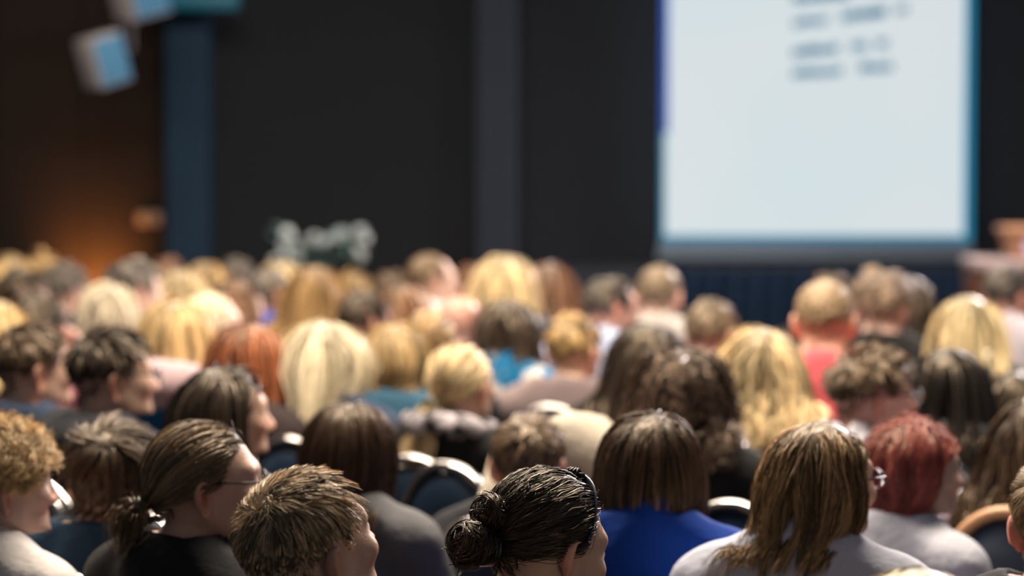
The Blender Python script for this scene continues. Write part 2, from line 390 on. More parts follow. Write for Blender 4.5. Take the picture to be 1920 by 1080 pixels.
V = [(-x0, -.14, 0), (x0, -.14, 0), (x0, .14, 0), (-x0, .14, 0), (-x1, -.17, hl - .04), (x1, -.17, hl - .04), (x1, .17, hl - .04), (-x1, .17, hl - .04)]
MB().add(V, [(0, 3, 2, 1), (4, 5, 6, 7), (0, 1, 5, 4), (1, 2, 6, 5), (2, 3, 7, 6), (3, 0, 4, 7)]).build('body', M['lecternwood'], lc, False)
MB().rbox(-x1 - .015, x1 + .015, -.2, .2, hl - .04, hl, .006).build('reading_shelf', M['lecternwood'], lc)
em = MB().lathe([(0, 0), (.03, 0), (.058, 0), (.062, .004), (.05, .007), (.03, .005), (0, .005)], 20).build('emblem', M['emblem'], lc)
em.matrix_local = Matrix.Translation((wx(1930, DT) - wx(1965, DT), -.162, hl * .42)) @ Matrix.Rotation(math.pi / 2, 4, 'X')

# ------------------------------------------------------------------ bodies: signed distance shapes polygonised with surface nets
def surface_nets(f, xs, ys, zs):
    nx, ny, nz = f.shape; neg = f < 0
    acc = np.zeros((3, nx - 1, ny - 1, nz - 1), np.float32); cnt = np.zeros((nx - 1, ny - 1, nz - 1), np.float32)
    G = (xs, ys, zs); crosses = []
    for ax in range(3):
        s0 = [slice(None)] * 3; s1 = [slice(None)] * 3; s0[ax] = slice(0, -1); s1[ax] = slice(1, None)
        a, b_ = f[tuple(s0)], f[tuple(s1)]
        cr = neg[tuple(s0)] != neg[tuple(s1)]; crosses.append(cr)
        t = np.where(cr, a / np.where(cr, a - b_, 1), 0)
        pos = []
        for d in range(3):
            sh = [1, 1, 1]; sh[d] = -1
            if d == ax: pos.append(G[d][:-1].reshape(sh) + t * np.diff(G[d]).reshape(sh))
            else: pos.append(np.broadcast_to(G[d].reshape(sh), cr.shape))
        o1, o2 = [d for d in range(3) if d != ax]
        for i in (0, 1):
            for j in (0, 1):
                sl = [slice(None)] * 3
                sl[o1] = slice(i, f.shape[o1] - 1 + i); sl[o2] = slice(j, f.shape[o2] - 1 + j); sl = tuple(sl)
                c = cr[sl]; cnt += c
                for d in range(3): acc[d] += np.where(c, pos[d][sl], 0)
    act = cnt > 0; idx = np.full(cnt.shape, -1, np.int32); idx[act] = np.arange(act.sum())
    V = np.stack([acc[d][act] / cnt[act] for d in range(3)], 1)
    Q = []
    for ax in range(3):
        cr = crosses[ax]; I = np.argwhere(cr); o1, o2 = [(1, 2), (2, 0), (0, 1)][ax]
        ok = (I[:, o1] > 0) & (I[:, o1] < f.shape[o1] - 1) & (I[:, o2] > 0) & (I[:, o2] < f.shape[o2] - 1); I = I[ok]
        def cell(a, b_):
            J = I.copy(); J[:, o1] += a; J[:, o2] += b_; return idx[J[:, 0], J[:, 1], J[:, 2]]
        q = np.stack([cell(-1, -1), cell(0, -1), cell(0, 0), cell(-1, 0)], 1)
        sg = neg[I[:, 0], I[:, 1], I[:, 2]]
        q[~sg] = q[~sg][:, ::-1]; Q.append(q)
    return V, np.vstack(Q)

def ell(P, c, r):
    x, y, z = (P[0] - c[0]), (P[1] - c[1]), (P[2] - c[2])
    k0 = np.sqrt((x / r[0]) ** 2 + (y / r[1]) ** 2 + (z / r[2]) ** 2)
    k1 = np.sqrt((x / r[0] ** 2) ** 2 + (y / r[1] ** 2) ** 2 + (z / r[2] ** 2) ** 2)
    return k0 * (k0 - 1) / (k1 + 1e-9)
def cap(P, a, b_, r1, r2=None):
    r2 = r1 if r2 is None else r2
    a = np.array(a, float); b_ = np.array(b_, float); d = b_ - a; L2 = d @ d
    t = np.clip(((P[0] - a[0]) * d[0] + (P[1] - a[1]) * d[1] + (P[2] - a[2]) * d[2]) / L2, 0, 1)
    return np.sqrt((P[0] - a[0] - t * d[0]) ** 2 + (P[1] - a[1] - t * d[1]) ** 2 + (P[2] - a[2] - t * d[2]) ** 2) - (r1 + (r2 - r1) * t)
def smin(a, b_, k):
    h = np.maximum(k - np.abs(a - b_), 0) / k
    return np.minimum(a, b_) - h * h * k * .25
def smax(a, b_, k): return -smin(-a, -b_, k)

HO = np.array((0, .015, 1.232)); PIV = np.array((0, -.03, 1.10))
def head_sdf(P, sex):
    f = sex == 'f'
    d = ell(P, (0, -.012, .02), (.076, .094, .082))
    d = smin(d, ell(P, (0, .03, -.04), (.059 if f else .063, .060, .082)), .035)
    d = smin(d, ell(P, (0, .040, -.088), (.043 if f else .052, .046, .034)), .03)
    X = np.abs(P[0]); Q = (X, P[1], P[2])
    d = smin(d, cap(Q, (.052, .0, -.055), (.012, .076, -.108), .016 if f else .02, .015), .03)
    d = smin(d, ell(P, (0, .082, -.106), (.02, .014, .016)), .02)
    d = smin(d, cap(Q, (.0, .083, .022), (.042, .068, .020), .010), .022)
    d = smin(d, ell(Q, (.046, .064, -.028), (.018, .018, .016)), .025)
    d = smax(d, -ell(Q, (.031, .106, -.004), (.019, .022, .013)), .014)
    d = smin(d, ell(Q, (.031, .076, -.002), (.0135, .0135, .0125)), .005)
    d = smin(d, cap(P, (0, .086, .004), (0, .110, -.034), .0065, .0105), .014)
    d = smin(d, ell(Q, (.0125, .098, -.040), (.0085, .011, .008)), .010)
    d = smin(d, cap(Q, (0, .0945, -.064), (.021, .081, -.068), .0062, .004), .006)
    d = smin(d, cap(Q, (0, .0925, -.0755), (.018, .081, -.0715), .0072, .004), .006)
    return d
def neck_r(sex): return .047 if sex == 'f' else .057
def torso_parts(P, sex):
    f = sex == 'f'; Q = (np.abs(P[0]), P[1], P[2]); sw = .150 if f else .172
    d = ell(P, (0, -.015, .93), (.145 if f else .168, .105, .20))
    d = smin(d, ell(P, (0, .01, .72), (.135 if f else .155, .11, .2)), .08)
    d = smin(d, ell(P, (0, .0, .56), (.18, .125, .11)), .08)
    d = smin(d, cap(Q, (0, -.03, 1.03), (sw, -.03, 1.012), .060, .046), .05)
    d = smin(d, cap(Q, (.01, -.045, 1.10), (sw - .02, -.035, 1.035), .036, .038), .05)
    if f: d = smin(d, ell(Q, (.07, .075, .92), (.06, .05, .06)), .04)
    return d
LAP = ((.205, -.02, 1.0), (.245, .06, .745), (.10, .29, .665))
def arm(P, pts, sgn, r=(.052, .040, .027)):
    Q = (P[0] * sgn, P[1], P[2])
    return np.minimum(cap(Q, pts[0], pts[1], r[0], r[1]), cap(Q, pts[1], pts[2], r[1], r[2]))
def leg(P):
    Q = (np.abs(P[0]), P[1], P[2])
    d = cap(Q, (.09, .02, .535), (.115, .40, .53), .085, .062)
    return smin(d, cap(Q, (.115, .40, .52), (.12, .33, .10), .058, .038), .04)
def foot(P):
    Q = (np.abs(P[0]), P[1], P[2])
    return smin(cap(Q, (.12, .32, .055), (.13, .49, .035), .04, .03), ell(Q, (.12, .30, .06), (.036, .05, .055)), .03)
def hand_dir(pts): 
    d = np.array(pts[2]) - np.array(pts[1]); return d / np.linalg.norm(d)
def arms_of(P, sex, raised):
    k = (.94 if sex == 'f' else 1.0)
    lap = [(x * k, y, z) for x, y, z in LAP]
    up = [lap[0], (.205, .15, .87), (.095, .15, 1.10)]
    return arm(P, up if raised else lap, 1), arm(P, lap, -1), up if raised else lap, lap
def body_sdf(P, sex, raised):
    H = (P[0] - HO[0], P[1] - HO[1], P[2] - HO[2])
    d = head_sdf(H, sex)
    n = cap(P, (0, -.012, 1.16), (0, -.045, 1.03), neck_r(sex), neck_r(sex) + .008)
    d = smin(d, n, .03)
    t = torso_parts(P, sex); aR, aL, ptR, ptL = arms_of(P, sex, raised)
    t = smin(smin(t, aR, .05), aL, .05); t = smin(t, leg(P), .06); t = smin(t, foot(P), .03)
    for pts, s_ in ((ptR, 1), (ptL, -1)):
        w_ = np.array(pts[2]); dr = hand_dir(pts); c = w_ + dr * .045; c[0] *= s_; a = w_.copy(); a[0] *= s_
        t = smin(t, cap(P, a, c, .024, .030), .03)
    return smin(d, t, .03)

def axis(segs):
    """segs = (start, end, step) pieces glued together"""
    out = [segs[0][0]]
    for a, b_, s_ in segs:
        n = max(1, int(round((b_ - a) / s_))); out += list(a + (b_ - a) * np.arange(1, n + 1) / n)
    return np.array(out, np.float32)
def grid(hi):
    h = .0056 if hi else .0115; c = .034 if hi else .044; zt = HO[2] + .125
    xs = axis([(-.36, -.10, c), (-.10, .10, h), (.10, .36, c)])
    ys = axis([(-.22, -.125, c), (-.125, .15, h), (.15, .72, c)])
    zs = axis([(-.06, 1.05, c), (1.05, 1.11, h * 1.6), (1.11, zt, h)])
    return xs, ys, zs
def ear_mesh():
    """outer ear in head space at +x: rings from the concha out over the helix and round the back"""
    n = 22; prof = [(.0, -.010), (.22, -.009), (.40, -.002), (.52, .0045), (.64, .0015), (.76, .0005), (.86, .006), (.95, .0075), (1.0, .003), (.95, -.004), (.7, -.007), (.45, -.012)]
    V = []
    for v, hgt in prof:
        for j in range(n):
            a = 2 * math.pi * j / n; cy, cz = math.cos(a), math.sin(a)
            ry = .0185 * (1 + .18 * cz) ; rz = .032
            y, z = -ry * cy * v, rz * cz * v - .002
            hh = hgt * 1.45
            if cy < -.35 and v > .5: hh = hgt * .25          # front rim merges with the cheek
            if cz < -.72 and .3 < v: hh = min(hgt, .003) if v < .97 else hgt * .6   # lobe is plain
            V.append((hh, y - .004 * v * cz, z))
    V = np.array(V); ang = math.radians(27)
    ca, sa = math.cos(ang), math.sin(ang); yy = V[:, 1] - .016
    X = V[:, 0] * ca - yy * sa; Y = V[:, 0] * sa + yy * ca
    V = np.stack([X + .0705, Y - .002, V[:, 2] * 1.08 - .022], 1)
    Q = []
    for k in range(len(prof) - 1):
        for j in range(n): Q.append((k * n + j, k * n + (j + 1) % n, (k + 1) * n + (j + 1) % n, (k + 1) * n + j))
    return V, np.array(Q)[:, ::-1]
def finger_tubes(pts, sgn):
    """four unequal bent fingers and a thumb leaving the side of the palm"""
    w_ = np.array(pts[2]); d = hand_dir(pts); out = MB()
    up = np.array((0, 0, 1.0)); side = np.cross(d, up)
    if np.linalg.norm(side) < .5: side = np.array((1., 0, 0))
    side /= np.linalg.norm(side); nrm = np.cross(side, d); nrm /= np.linalg.norm(nrm)
    if d[2] > .5: nrm = -nrm
    for i, ln in enumerate((.072, .082, .076, .060)):
        o_ = w_ + d * .075 + side * (i - 1.5) * .0185
        spread = side * (i - 1.5) * .05
        P_ = [o_ - d * .02, o_ + d * ln * .4 + spread * .02, o_ + d * ln * .75 - nrm * .010 + spread * .03, o_ + d * ln * .98 - nrm * .024 + spread * .035]
        P_ = [(p_[0] * sgn, p_[1], p_[2]) for p_ in P_]
        out.tube(P_, (.0095, .009, .0082, .0065), 7)
    o_ = w_ + d * .03 - side * .022
    P_ = [o_, o_ + d * .025 - side * .018, o_ + d * .055 - side * .024 - nrm * .006]
    out.tube([(p_[0] * sgn, p_[1], p_[2]) for p_ in P_], (.012, .0105, .008), 7)
    V = np.vstack(out.v); Q = np.array(out.q); T = np.array(out.t)
    return V, Q, T
def sstep(a, b_, x): t = np.clip((x - a) / (b_ - a), 0, 1); return t * t * (3 - 2 * t)
def make_base(sex, hi, raised=False):
    xs, ys, zs = grid(hi)
    P = np.meshgrid(xs, ys, zs, indexing='ij')
    V, Q = surface_nets(body_sdf(P, sex, raised).astype(np.float32), xs, ys, zs)
    H = V - HO
    head_n = len(V)
    tint = np.ones((len(V), 3), np.float32)
    def blob(c, r, col, pw=1.0, sym=True):
        X = np.abs(H[:, 0]) if sym else H[:, 0]
        dd = np.sqrt(((X - c[0]) / r[0]) ** 2 + ((H[:, 1] - c[1]) / r[1]) ** 2 + ((H[:, 2] - c[2]) / r[2]) ** 2)
        k = (1 - sstep(.55, 1.0, dd))[:, None] * pw
        tint[:] = tint * (1 - k) + tint * np.array(col) * k
    blob((0, .108, -.034), (.025, .03, .022), (1.03, .84, .82), .8)
    blob((.045, .07, -.04), (.03, .04, .03), (1.05, .80, .78), .8)
    blob((0, .092, -.07), (.028, .02, .013), (.85, .45, .45))
    blob((.031, .088, -.001), (.012, .012, .007), (1.3, 1.5, 1.6))
    blob((.031, .092, -.002), (.0055, .010, .006), (.12, .10, .10))
    blob((.034, .082, .019), (.022, .018, .0055), (.22, .20, .20), .9)
    Vs, Qs, Ts, tn = [V], [Q], [], [tint]; n = len(V)
    eV, eQ = ear_mesh(); eV = eV + HO
    for s_ in (1, -1):
        v = eV * np.array((s_, 1, 1)); q = eQ if s_ == 1 else eQ[:, ::-1]
        Vs.append(v); Qs.append(q + n); n += len(v); tn.append(np.tile(np.array((1.04, .86, .82), np.float32), (len(v), 1)))
    _, _, pr, pl = arms_of([np.zeros(1)] * 3, sex, raised)
    for pts, s_ in ((pr, 1), (pl, -1)):
        v, q, t_ = finger_tubes(pts, s_)
        Vs.append(v); Qs.append(q + n); Ts.append(t_ + n); n += len(v); tn.append(np.ones((len(v), 3), np.float32))
    return np.vstack(Vs).astype(np.float32), np.vstack(Qs), np.vstack(Ts), np.vstack(tn)
BASES = {}
def base(sex, hi, raised=False):
    k = (sex, hi, raised)
    if k not in BASES: BASES[k] = make_base(*k)
    return BASES[k]
def head_rot(ry, tilt, roll):
    return Matrix.Rotation(-math.radians(ry), 3, 'Z') @ Matrix.Rotation(-math.radians(tilt), 3, 'X') @ Matrix.Rotation(math.radians(roll), 3, 'Y')
def pose_head(V, ry, tilt, roll, drop=0.0):
    rad = np.hypot(V[:, 0], V[:, 1] + .03)
    wgt = sstep(1.055, 1.15, V[:, 2]) * (1 - sstep(.068, .10, rad) * (1 - sstep(1.12, 1.135, V[:, 2])))
    out = V.copy()
    for lo in np.linspace(0, 1, 11):     # blend in steps of a tenth for a smooth neck twist
        msk = np.abs(wgt - lo) <= .05001
        if lo == 0: msk &= wgt > 0
        if not msk.any(): continue
        ww = wgt[msk]
        A = np.array(head_rot(ry * lo, tilt * lo, roll * lo)); B = np.array(head_rot(ry * min(1, lo + .05), tilt * min(1, lo + .05), roll * min(1, lo + .05)))
        C = np.array(head_rot(ry * max(0, lo - .05), tilt * max(0, lo - .05), roll * max(0, lo - .05)))
        p_ = V[msk] - PIV; k = ((ww - lo) / .05)[:, None]
        a, b_, c = p_ @ A.T, p_ @ B.T, p_ @ C.T
        out[msk] = PIV + np.where(k >= 0, a + (b_ - a) * np.clip(k, 0, 1), a + (c - a) * np.clip(-k, 0, 1))
    out[:, 1] += drop * .5 * wgt; out[:, 2] -= drop * wgt
    return out

# clothing shells, shared between people
def shell_mesh(name, fn, xs, ys, zs, wrinkle=0.0):
    P = np.meshgrid(xs, ys, zs, indexing='ij')
    f = fn(P)
    if wrinkle:
        x, y, z = P
        f = f + wrinkle * (np.sin(x * 31 + 9 * z + 2 * np.sin(y * 23)) * np.sin(z * 27 + 6 * np.abs(x) + 1.3) + .6 * np.sin(np.abs(x) * 62 + z * 38) * np.sin(y * 41 + z * 17))
    V, Q = surface_nets(f.astype(np.float32), xs, ys, zs)
    return mesh_np(name, V, Q)
def shirt_fn(sex, neckline, raised=False):
    def fn(P):
        t = torso_parts(P, sex); aR, aL, _, _ = arms_of(P, sex, raised)
        t = smin(smin(t, aR, .05), aL, .05)
        nk = cap(P, (0, -.012, 1.16), (0, -.045, 1.03), neck_r(sex), neck_r(sex) + .008)
        t = smin(t, nk, .03) - .009
        rad = np.maximum(np.hypot(P[0], P[1] + .045) - .082, 0)
        z0 = 1.108 - .45 * (P[1] + .06) if neckline != 'low' else 1.086 - .60 * (P[1] + .06)
        z0 = z0 + 2.5 * rad
        d = smax(t, P[2] - z0, .012)
        d = smax(d, -(P[2] - .50), .02)
        if neckline == 'collar':
            ring = np.abs(nk - .013) - .0065
            ring = np.maximum(ring, np.abs(P[2] - (1.112 - .42 * (P[1] + .05))) - .026)
            d = smin(d, ring, .008)
        if neckline == 'hood':
            c2 = cap(P, (-.05, -.115, 1.045), (.05, -.115, 1.045), .048)
            c3 = smin(c2, cap((np.abs(P[0]), P[1], P[2]), (.05, -.11, 1.05), (.085, -.02, 1.075), .04, .03), .03)
            d = smin(d, c3, .03)
        return d
    return fn
SH = {}
def shirt(sex, neckline, hi, raised=False):
    k = (sex, neckline, hi, raised)
    if k not in SH:
        s_ = .0095 if hi else .017; c = .02 if hi else .032
        xs = axis([(-.36, -.25, c), (-.25, .25, s_), (.25, .36, c)]); ys = axis([(-.20, .13, s_), (.13, .46, c)]); zs = axis([(.45, .80, c), (.80, 1.17, s_)])
        SH[k] = shell_mesh('shirt', shirt_fn(sex, neckline, raised), xs, ys, zs, .0035)
    return SH[k]
cx1 = axis([(-.3, .3, .022)])
TROUSERS = shell_mesh('trousers', lambda P: smax(smin(leg(P), ell(P, (0, 0, .56), (.18, .125, .11)), .06) - .012, P[2] - .62, .02), cx1, axis([(-.18, .62, .026)]), axis([(.03, .68, .026)]))
TROUSERS.materials.append(M['trouser'])
def one_shoe(s_):
    return shell_mesh('shoe', lambda P: np.maximum(foot((np.where(P[0] * s_ > 0, P[0], 9), P[1], P[2])) - .008, -P[2]), axis([(min(0, s_ * .25), max(0, s_ * .25), .014)]), axis([(.20, .58, .02)]), axis([(-.02, .16, .012)]))
SHOES = [one_shoe(1), one_shoe(-1)]
for s_ in SHOES: s_.materials.append(M['shoe'])

# ------------------------------------------------------------------ hair: strands grown over the head, each strand a ribbon
def nrm(a): return a / (np.linalg.norm(a, axis=-1, keepdims=True) + 1e-9)
def rotz(P, deg):
    a = math.radians(deg); c, s_ = math.cos(a), math.sin(a)
    return np.stack([c * P[..., 0] - s_ * P[..., 1], s_ * P[..., 0] + c * P[..., 1], P[..., 2]], -1)
def hull(P, ry):
    T = (P[:, 0], P[:, 1], P[:, 2])
    d = ell(T, (0, -.012, .02), (.0765, .0945, .0825))
    d = smin(d, ell(T, (0, .03, -.045), (.062, .060, .082)), .035)
    B = rotz(P, -ry); Tb = (np.abs(B[:, 0]), B[:, 1], B[:, 2])
    d = smin(d, cap(Tb, (0, -.03, -.07), (0, -.06, -.2), .055, .06), .02)
    d = smin(d, cap(Tb, (.0, -.078, -.15), (.17, -.062, -.185), .064, .070), .03)
    d = smin(d, ell(Tb, (0, -.050, -.27), (.168, .128, .2)), .03)
    return d
def hull_g(P, ry):
    e_ = 1e-3; d = hull(P, ry); g = np.empty_like(P)
    for i in range(3):
        q = P.copy(); q[:, i] += e_; g[:, i] = (hull(q, ry) - d) / e_
    return d, nrm(g)
HL_AZ = np.array([0, 22, 40, 55, 70, 82, 95, 108, 122, 150, 180.]); HL_Z = np.array([.066, .063, .058, .036, -.012, .016, .022, -.004, -.042, -.066, -.07])
def hairline(P, recede=0.0):
    az = np.degrees(np.abs(np.arctan2(P[:, 0], P[:, 1] + .012)))
    return np.interp(az, HL_AZ, HL_Z) + recede * np.exp(-(az / 52.) ** 4)
def roots(n, ry, rng, recede=0.0, low=0.0):
    D = nrm(rng.normal(size=(int(n * 2.2) + 50, 3))); P = np.array((0, -.012, .0)) + D * .125
    for _ in range(4):
        d, g = hull_g(P, ry); P = P - g * d[:, None]
    P = P[P[:, 2] > hairline(P, recede) + low][:n]
    return P
def grow(R, flow, K, Ln, off, ry, rng, cling=True, grav=0.0, keep=.55, fw=1.0, noise=.08, flow_z=None, face=True, fy=.048):
    P = R.copy(); n = len(P); D = flow(P); pts = [P]; ds = (Ln / (K - 1))[:, None]
    for k in range(1, K):
        t = k / (K - 1)
        F_ = flow(P); wgt = fw if flow_z is None else fw * sstep(flow_z[0], flow_z[1], P[:, 2])[:, None]
        D = D * keep + F_ * wgt * (1 - keep) + np.array((0, 0, -1.)) * grav * (.3 + .7 * t) + rng.normal(size=(n, 3)) * noise
        D = nrm(D); Pn = P + D * ds
        sd, g = hull_g(Pn, ry); o_ = off(t)
        dl = o_ - sd
        if not cling:
            dl = np.maximum(dl, 0); low_ = 1 - sstep(-.09, -.05, Pn[:, 2])
            g = g.copy(); g[:, 0] *= 1 - .8 * low_; g[:, 2] *= 1 - .5 * low_; g[:, 1] -= .7 * low_ * (Pn[:, 1] < .0); g = nrm(g)
        Pn = Pn + g * dl[:, None]
        if face:
            over = np.maximum(Pn[:, 1] - fy, 0) * (1 - sstep(.015, .055, Pn[:, 2])); Pn[:, 1] -= over * .8
        D = nrm(Pn - P + 1e-6); P = Pn; pts.append(P)
    return np.stack(pts, 1)
def clumped(S, rng, nc, amount, power=1.0):
    """pull the strands towards guide strands, more towards the tips"""
    n, K, _ = S.shape; nc = max(2, min(nc, n)); gi = rng.choice(n, nc, replace=False); G = S[gi]
    mid = S[:, K // 3]; gm = G[:, K // 3]
    which = np.empty(n, int)
    for a in range(0, n, 1000): which[a:a + 1000] = np.argmin(((mid[a:a + 1000, None] - gm[None]) ** 2).sum(-1), 1)
    t = (np.linspace(0, 1, K) ** power)[None, :, None] * amount
    return S * (1 - t) + G[which] * t, which
def cut_at(S, zend):
    """shorten strands where they drop below zend"""
    n, K, _ = S.shape; below = S[:, :, 2] < zend[:, None]; below[:, 0] = False
    first = np.where(below.any(1), below.argmax(1), K)
    for k in range(1, K):
        m_ = first == k
        if not m_.any(): continue
        a, b_ = S[m_, k - 1], S[m_, k]; t = np.clip((a[:, 2] - zend[m_]) / (a[:, 2] - b_[:, 2] + 1e-9), 0, 1)[:, None]
        e_ = a + (b_ - a) * t
        old = S[m_, :k]            # re-space the kept length over all points
        full = np.concatenate([old, e_[:, None]], 1); u = np.linspace(0, k, K); i0 = np.minimum(u.astype(int), k - 1); fr = (u - i0)[None, :, None]
        S[m_] = full[:, i0] * (1 - fr) + full[:, i0 + 1] * fr
    return S
def waves(S, which, rng, amp, lam, ramp=.25):
    n, K, _ = S.shape; T = nrm(np.gradient(S, axis=1)); ctr = np.array((0, -.01, 0)); out = nrm(S - ctr)
    side = nrm(np.cross(T, out)); up = np.cross(side, T)
    seg = np.linalg.norm(np.diff(S, axis=1), axis=2); s_ = np.concatenate([np.zeros((n, 1)), np.cumsum(seg, 1)], 1)
    nw = which.max() + 1; ph = rng.uniform(0, 6.28, nw)[which] + rng.normal(size=n) * .25; lm = (lam * rng.uniform(.75, 1.3, nw))[which]
    a = amp * np.clip(np.linspace(0, 1, K) / ramp, 0, 1)[None]
    w_ = 2 * math.pi * s_ / lm[:, None] + ph[:, None]
    return S + (a * np.sin(w_))[..., None] * side + (a * .8 * np.cos(w_))[..., None] * up
class Hair:
    def __init__(s): s.v = []; s.q = []; s.sh = []; s.n = 0
    def ribbons(s, S, rng, width, which=None, var=.35, tip=.25, twist=.6, tiplight=.15, base_sh=1.0):
        n, K, _ = S.shape; T = nrm(np.gradient(S, axis=1)); out = nrm(S - np.array((0, -.012, .0)))
        side = nrm(np.cross(T, out)); up = np.cross(side, T)
        tw = rng.normal(size=(n, 1)) * twist + rng.normal(size=(n, 1)) * .5 * np.linspace(-1, 1, K)[None]
        sv = np.cos(tw)[..., None] * side + np.sin(tw)[..., None] * up
        t = np.linspace(0, 1, K); wd = width * (1 - (1 - tip) * t ** 2.5)
        wd = wd[None, :, None] * rng.uniform(.7, 1.3, (n, 1, 1))
        V = np.stack([S - sv * wd, S + sv * wd], 2).reshape(-1, 3)
        sh = base_sh * (1 + var * rng.normal(size=n).clip(-1.8, 2))
        if which is not None: sh = sh * (1 + var * .8 * rng.normal(size=which.max() + 1).clip(-1.5, 1.8))[which]
        sh = (sh[:, None] * (1 - tiplight + 2 * tiplight * t[None])).clip(.15, 2.4)
        i = (np.arange(n)[:, None] * K + np.arange(K - 1)[None]).ravel() * 2 + s.n
        s.q.append(np.stack([i, i + 1, i + 3, i + 2], 1)); s.v.append(V); s.sh.append(np.repeat(sh.ravel(), 2)); s.n += len(V)
    def cap_(s, ry, off=.004, recede=0.0, low=.004, shade=.3, nu=48, nv=26):
        """scalp layer under the strands"""
        th = np.linspace(0, math.pi * .80, nv); ph = np.linspace(0, 2 * math.pi, nu, endpoint=False)
        D = np.stack([np.sin(th)[:, None] * np.sin(ph)[None], np.sin(th)[:, None] * np.cos(ph)[None], np.cos(th)[:, None] * np.ones(nu)[None]], -1).reshape(-1, 3)
        P = np.array((0, -.012, .0)) + D * .125
        for _ in range(3):
            d, g = hull_g(P, ry); P = P - g * d[:, None]
        azc = np.degrees(np.abs(np.arctan2(P[:, 0], P[:, 1] + .012)))
        hz = P[:, 2] - hairline(P, recede) - low - .042 * sstep(88, 108, azc)
        d, g = hull_g(P, ry); P = P + g * (-d - .022 + (off + .022) * sstep(-.012, .006, hz))[:, None]
        ok = hz > -.005
        Q = []
        for k in range(nv - 1):
            for j in range(nu):
                q = (k * nu + j, (k + 1) * nu + j, (k + 1) * nu + (j + 1) % nu, k * nu + (j + 1) % nu)
                if ok[list(q)].any(): Q.append(q)
        s.v.append(P); s.q.append(np.array(Q) + s.n); s.sh.append(np.full(len(P), shade)); s.n += len(P)
    def mesh(s):
        me = mesh_np('hair', np.vstack(s.v), np.vstack(s.q))
        a = me.attributes.new('shade', 'FLOAT_COLOR', 'POINT'); sh = np.concatenate(s.sh)
        a.data.foreach_set('color', np.stack([sh, sh, sh, np.ones_like(sh)], 1).astype(np.float32).ravel())
        me.materials.append(M['hair']); return me

def tangent_flow(fn, ry):
    def f(P):
        d, g = hull_g(P, ry); F_ = fn(P); F_ = F_ - (F_ * g).sum(1)[:, None] * g
        return nrm(F_)
    return f
WHORL = np.array((.012, -.068, .09))
def whorl_flow(fwd=.5, swirl=.35, J=0):
    def fn(P):
        F_ = nrm(P - WHORL - J); top = sstep(.04, .09, P[:, 2])[:, None]
        F_ = F_ + np.array((.1, fwd, 0)) * top + swirl * np.cross(nrm(P - WHORL), (0, 0, 1.))
        F_[:, 2] -= .55 * (1 - top[:, 0])
        return F_
    return fn
def part_flow(px, back=.45, J=0):
    a = np.array((px, .075, .09)); b_ = np.array((px * .4, -.045, .105))
    def fn(P):
        d = b_ - a; t = np.clip(((P - a) @ d) / (d @ d), 0, 1)[:, None]
        F_ = nrm(P - (a + t * d) - J); F_[:, 1] -= back * sstep(-.02, .06, P[:, 1])
        F_[:, 2] -= .6; return F_
    return fn
def to_flow(c):
    c = np.array(c)
    def fn(P): return nrm(c - P)
    return fn

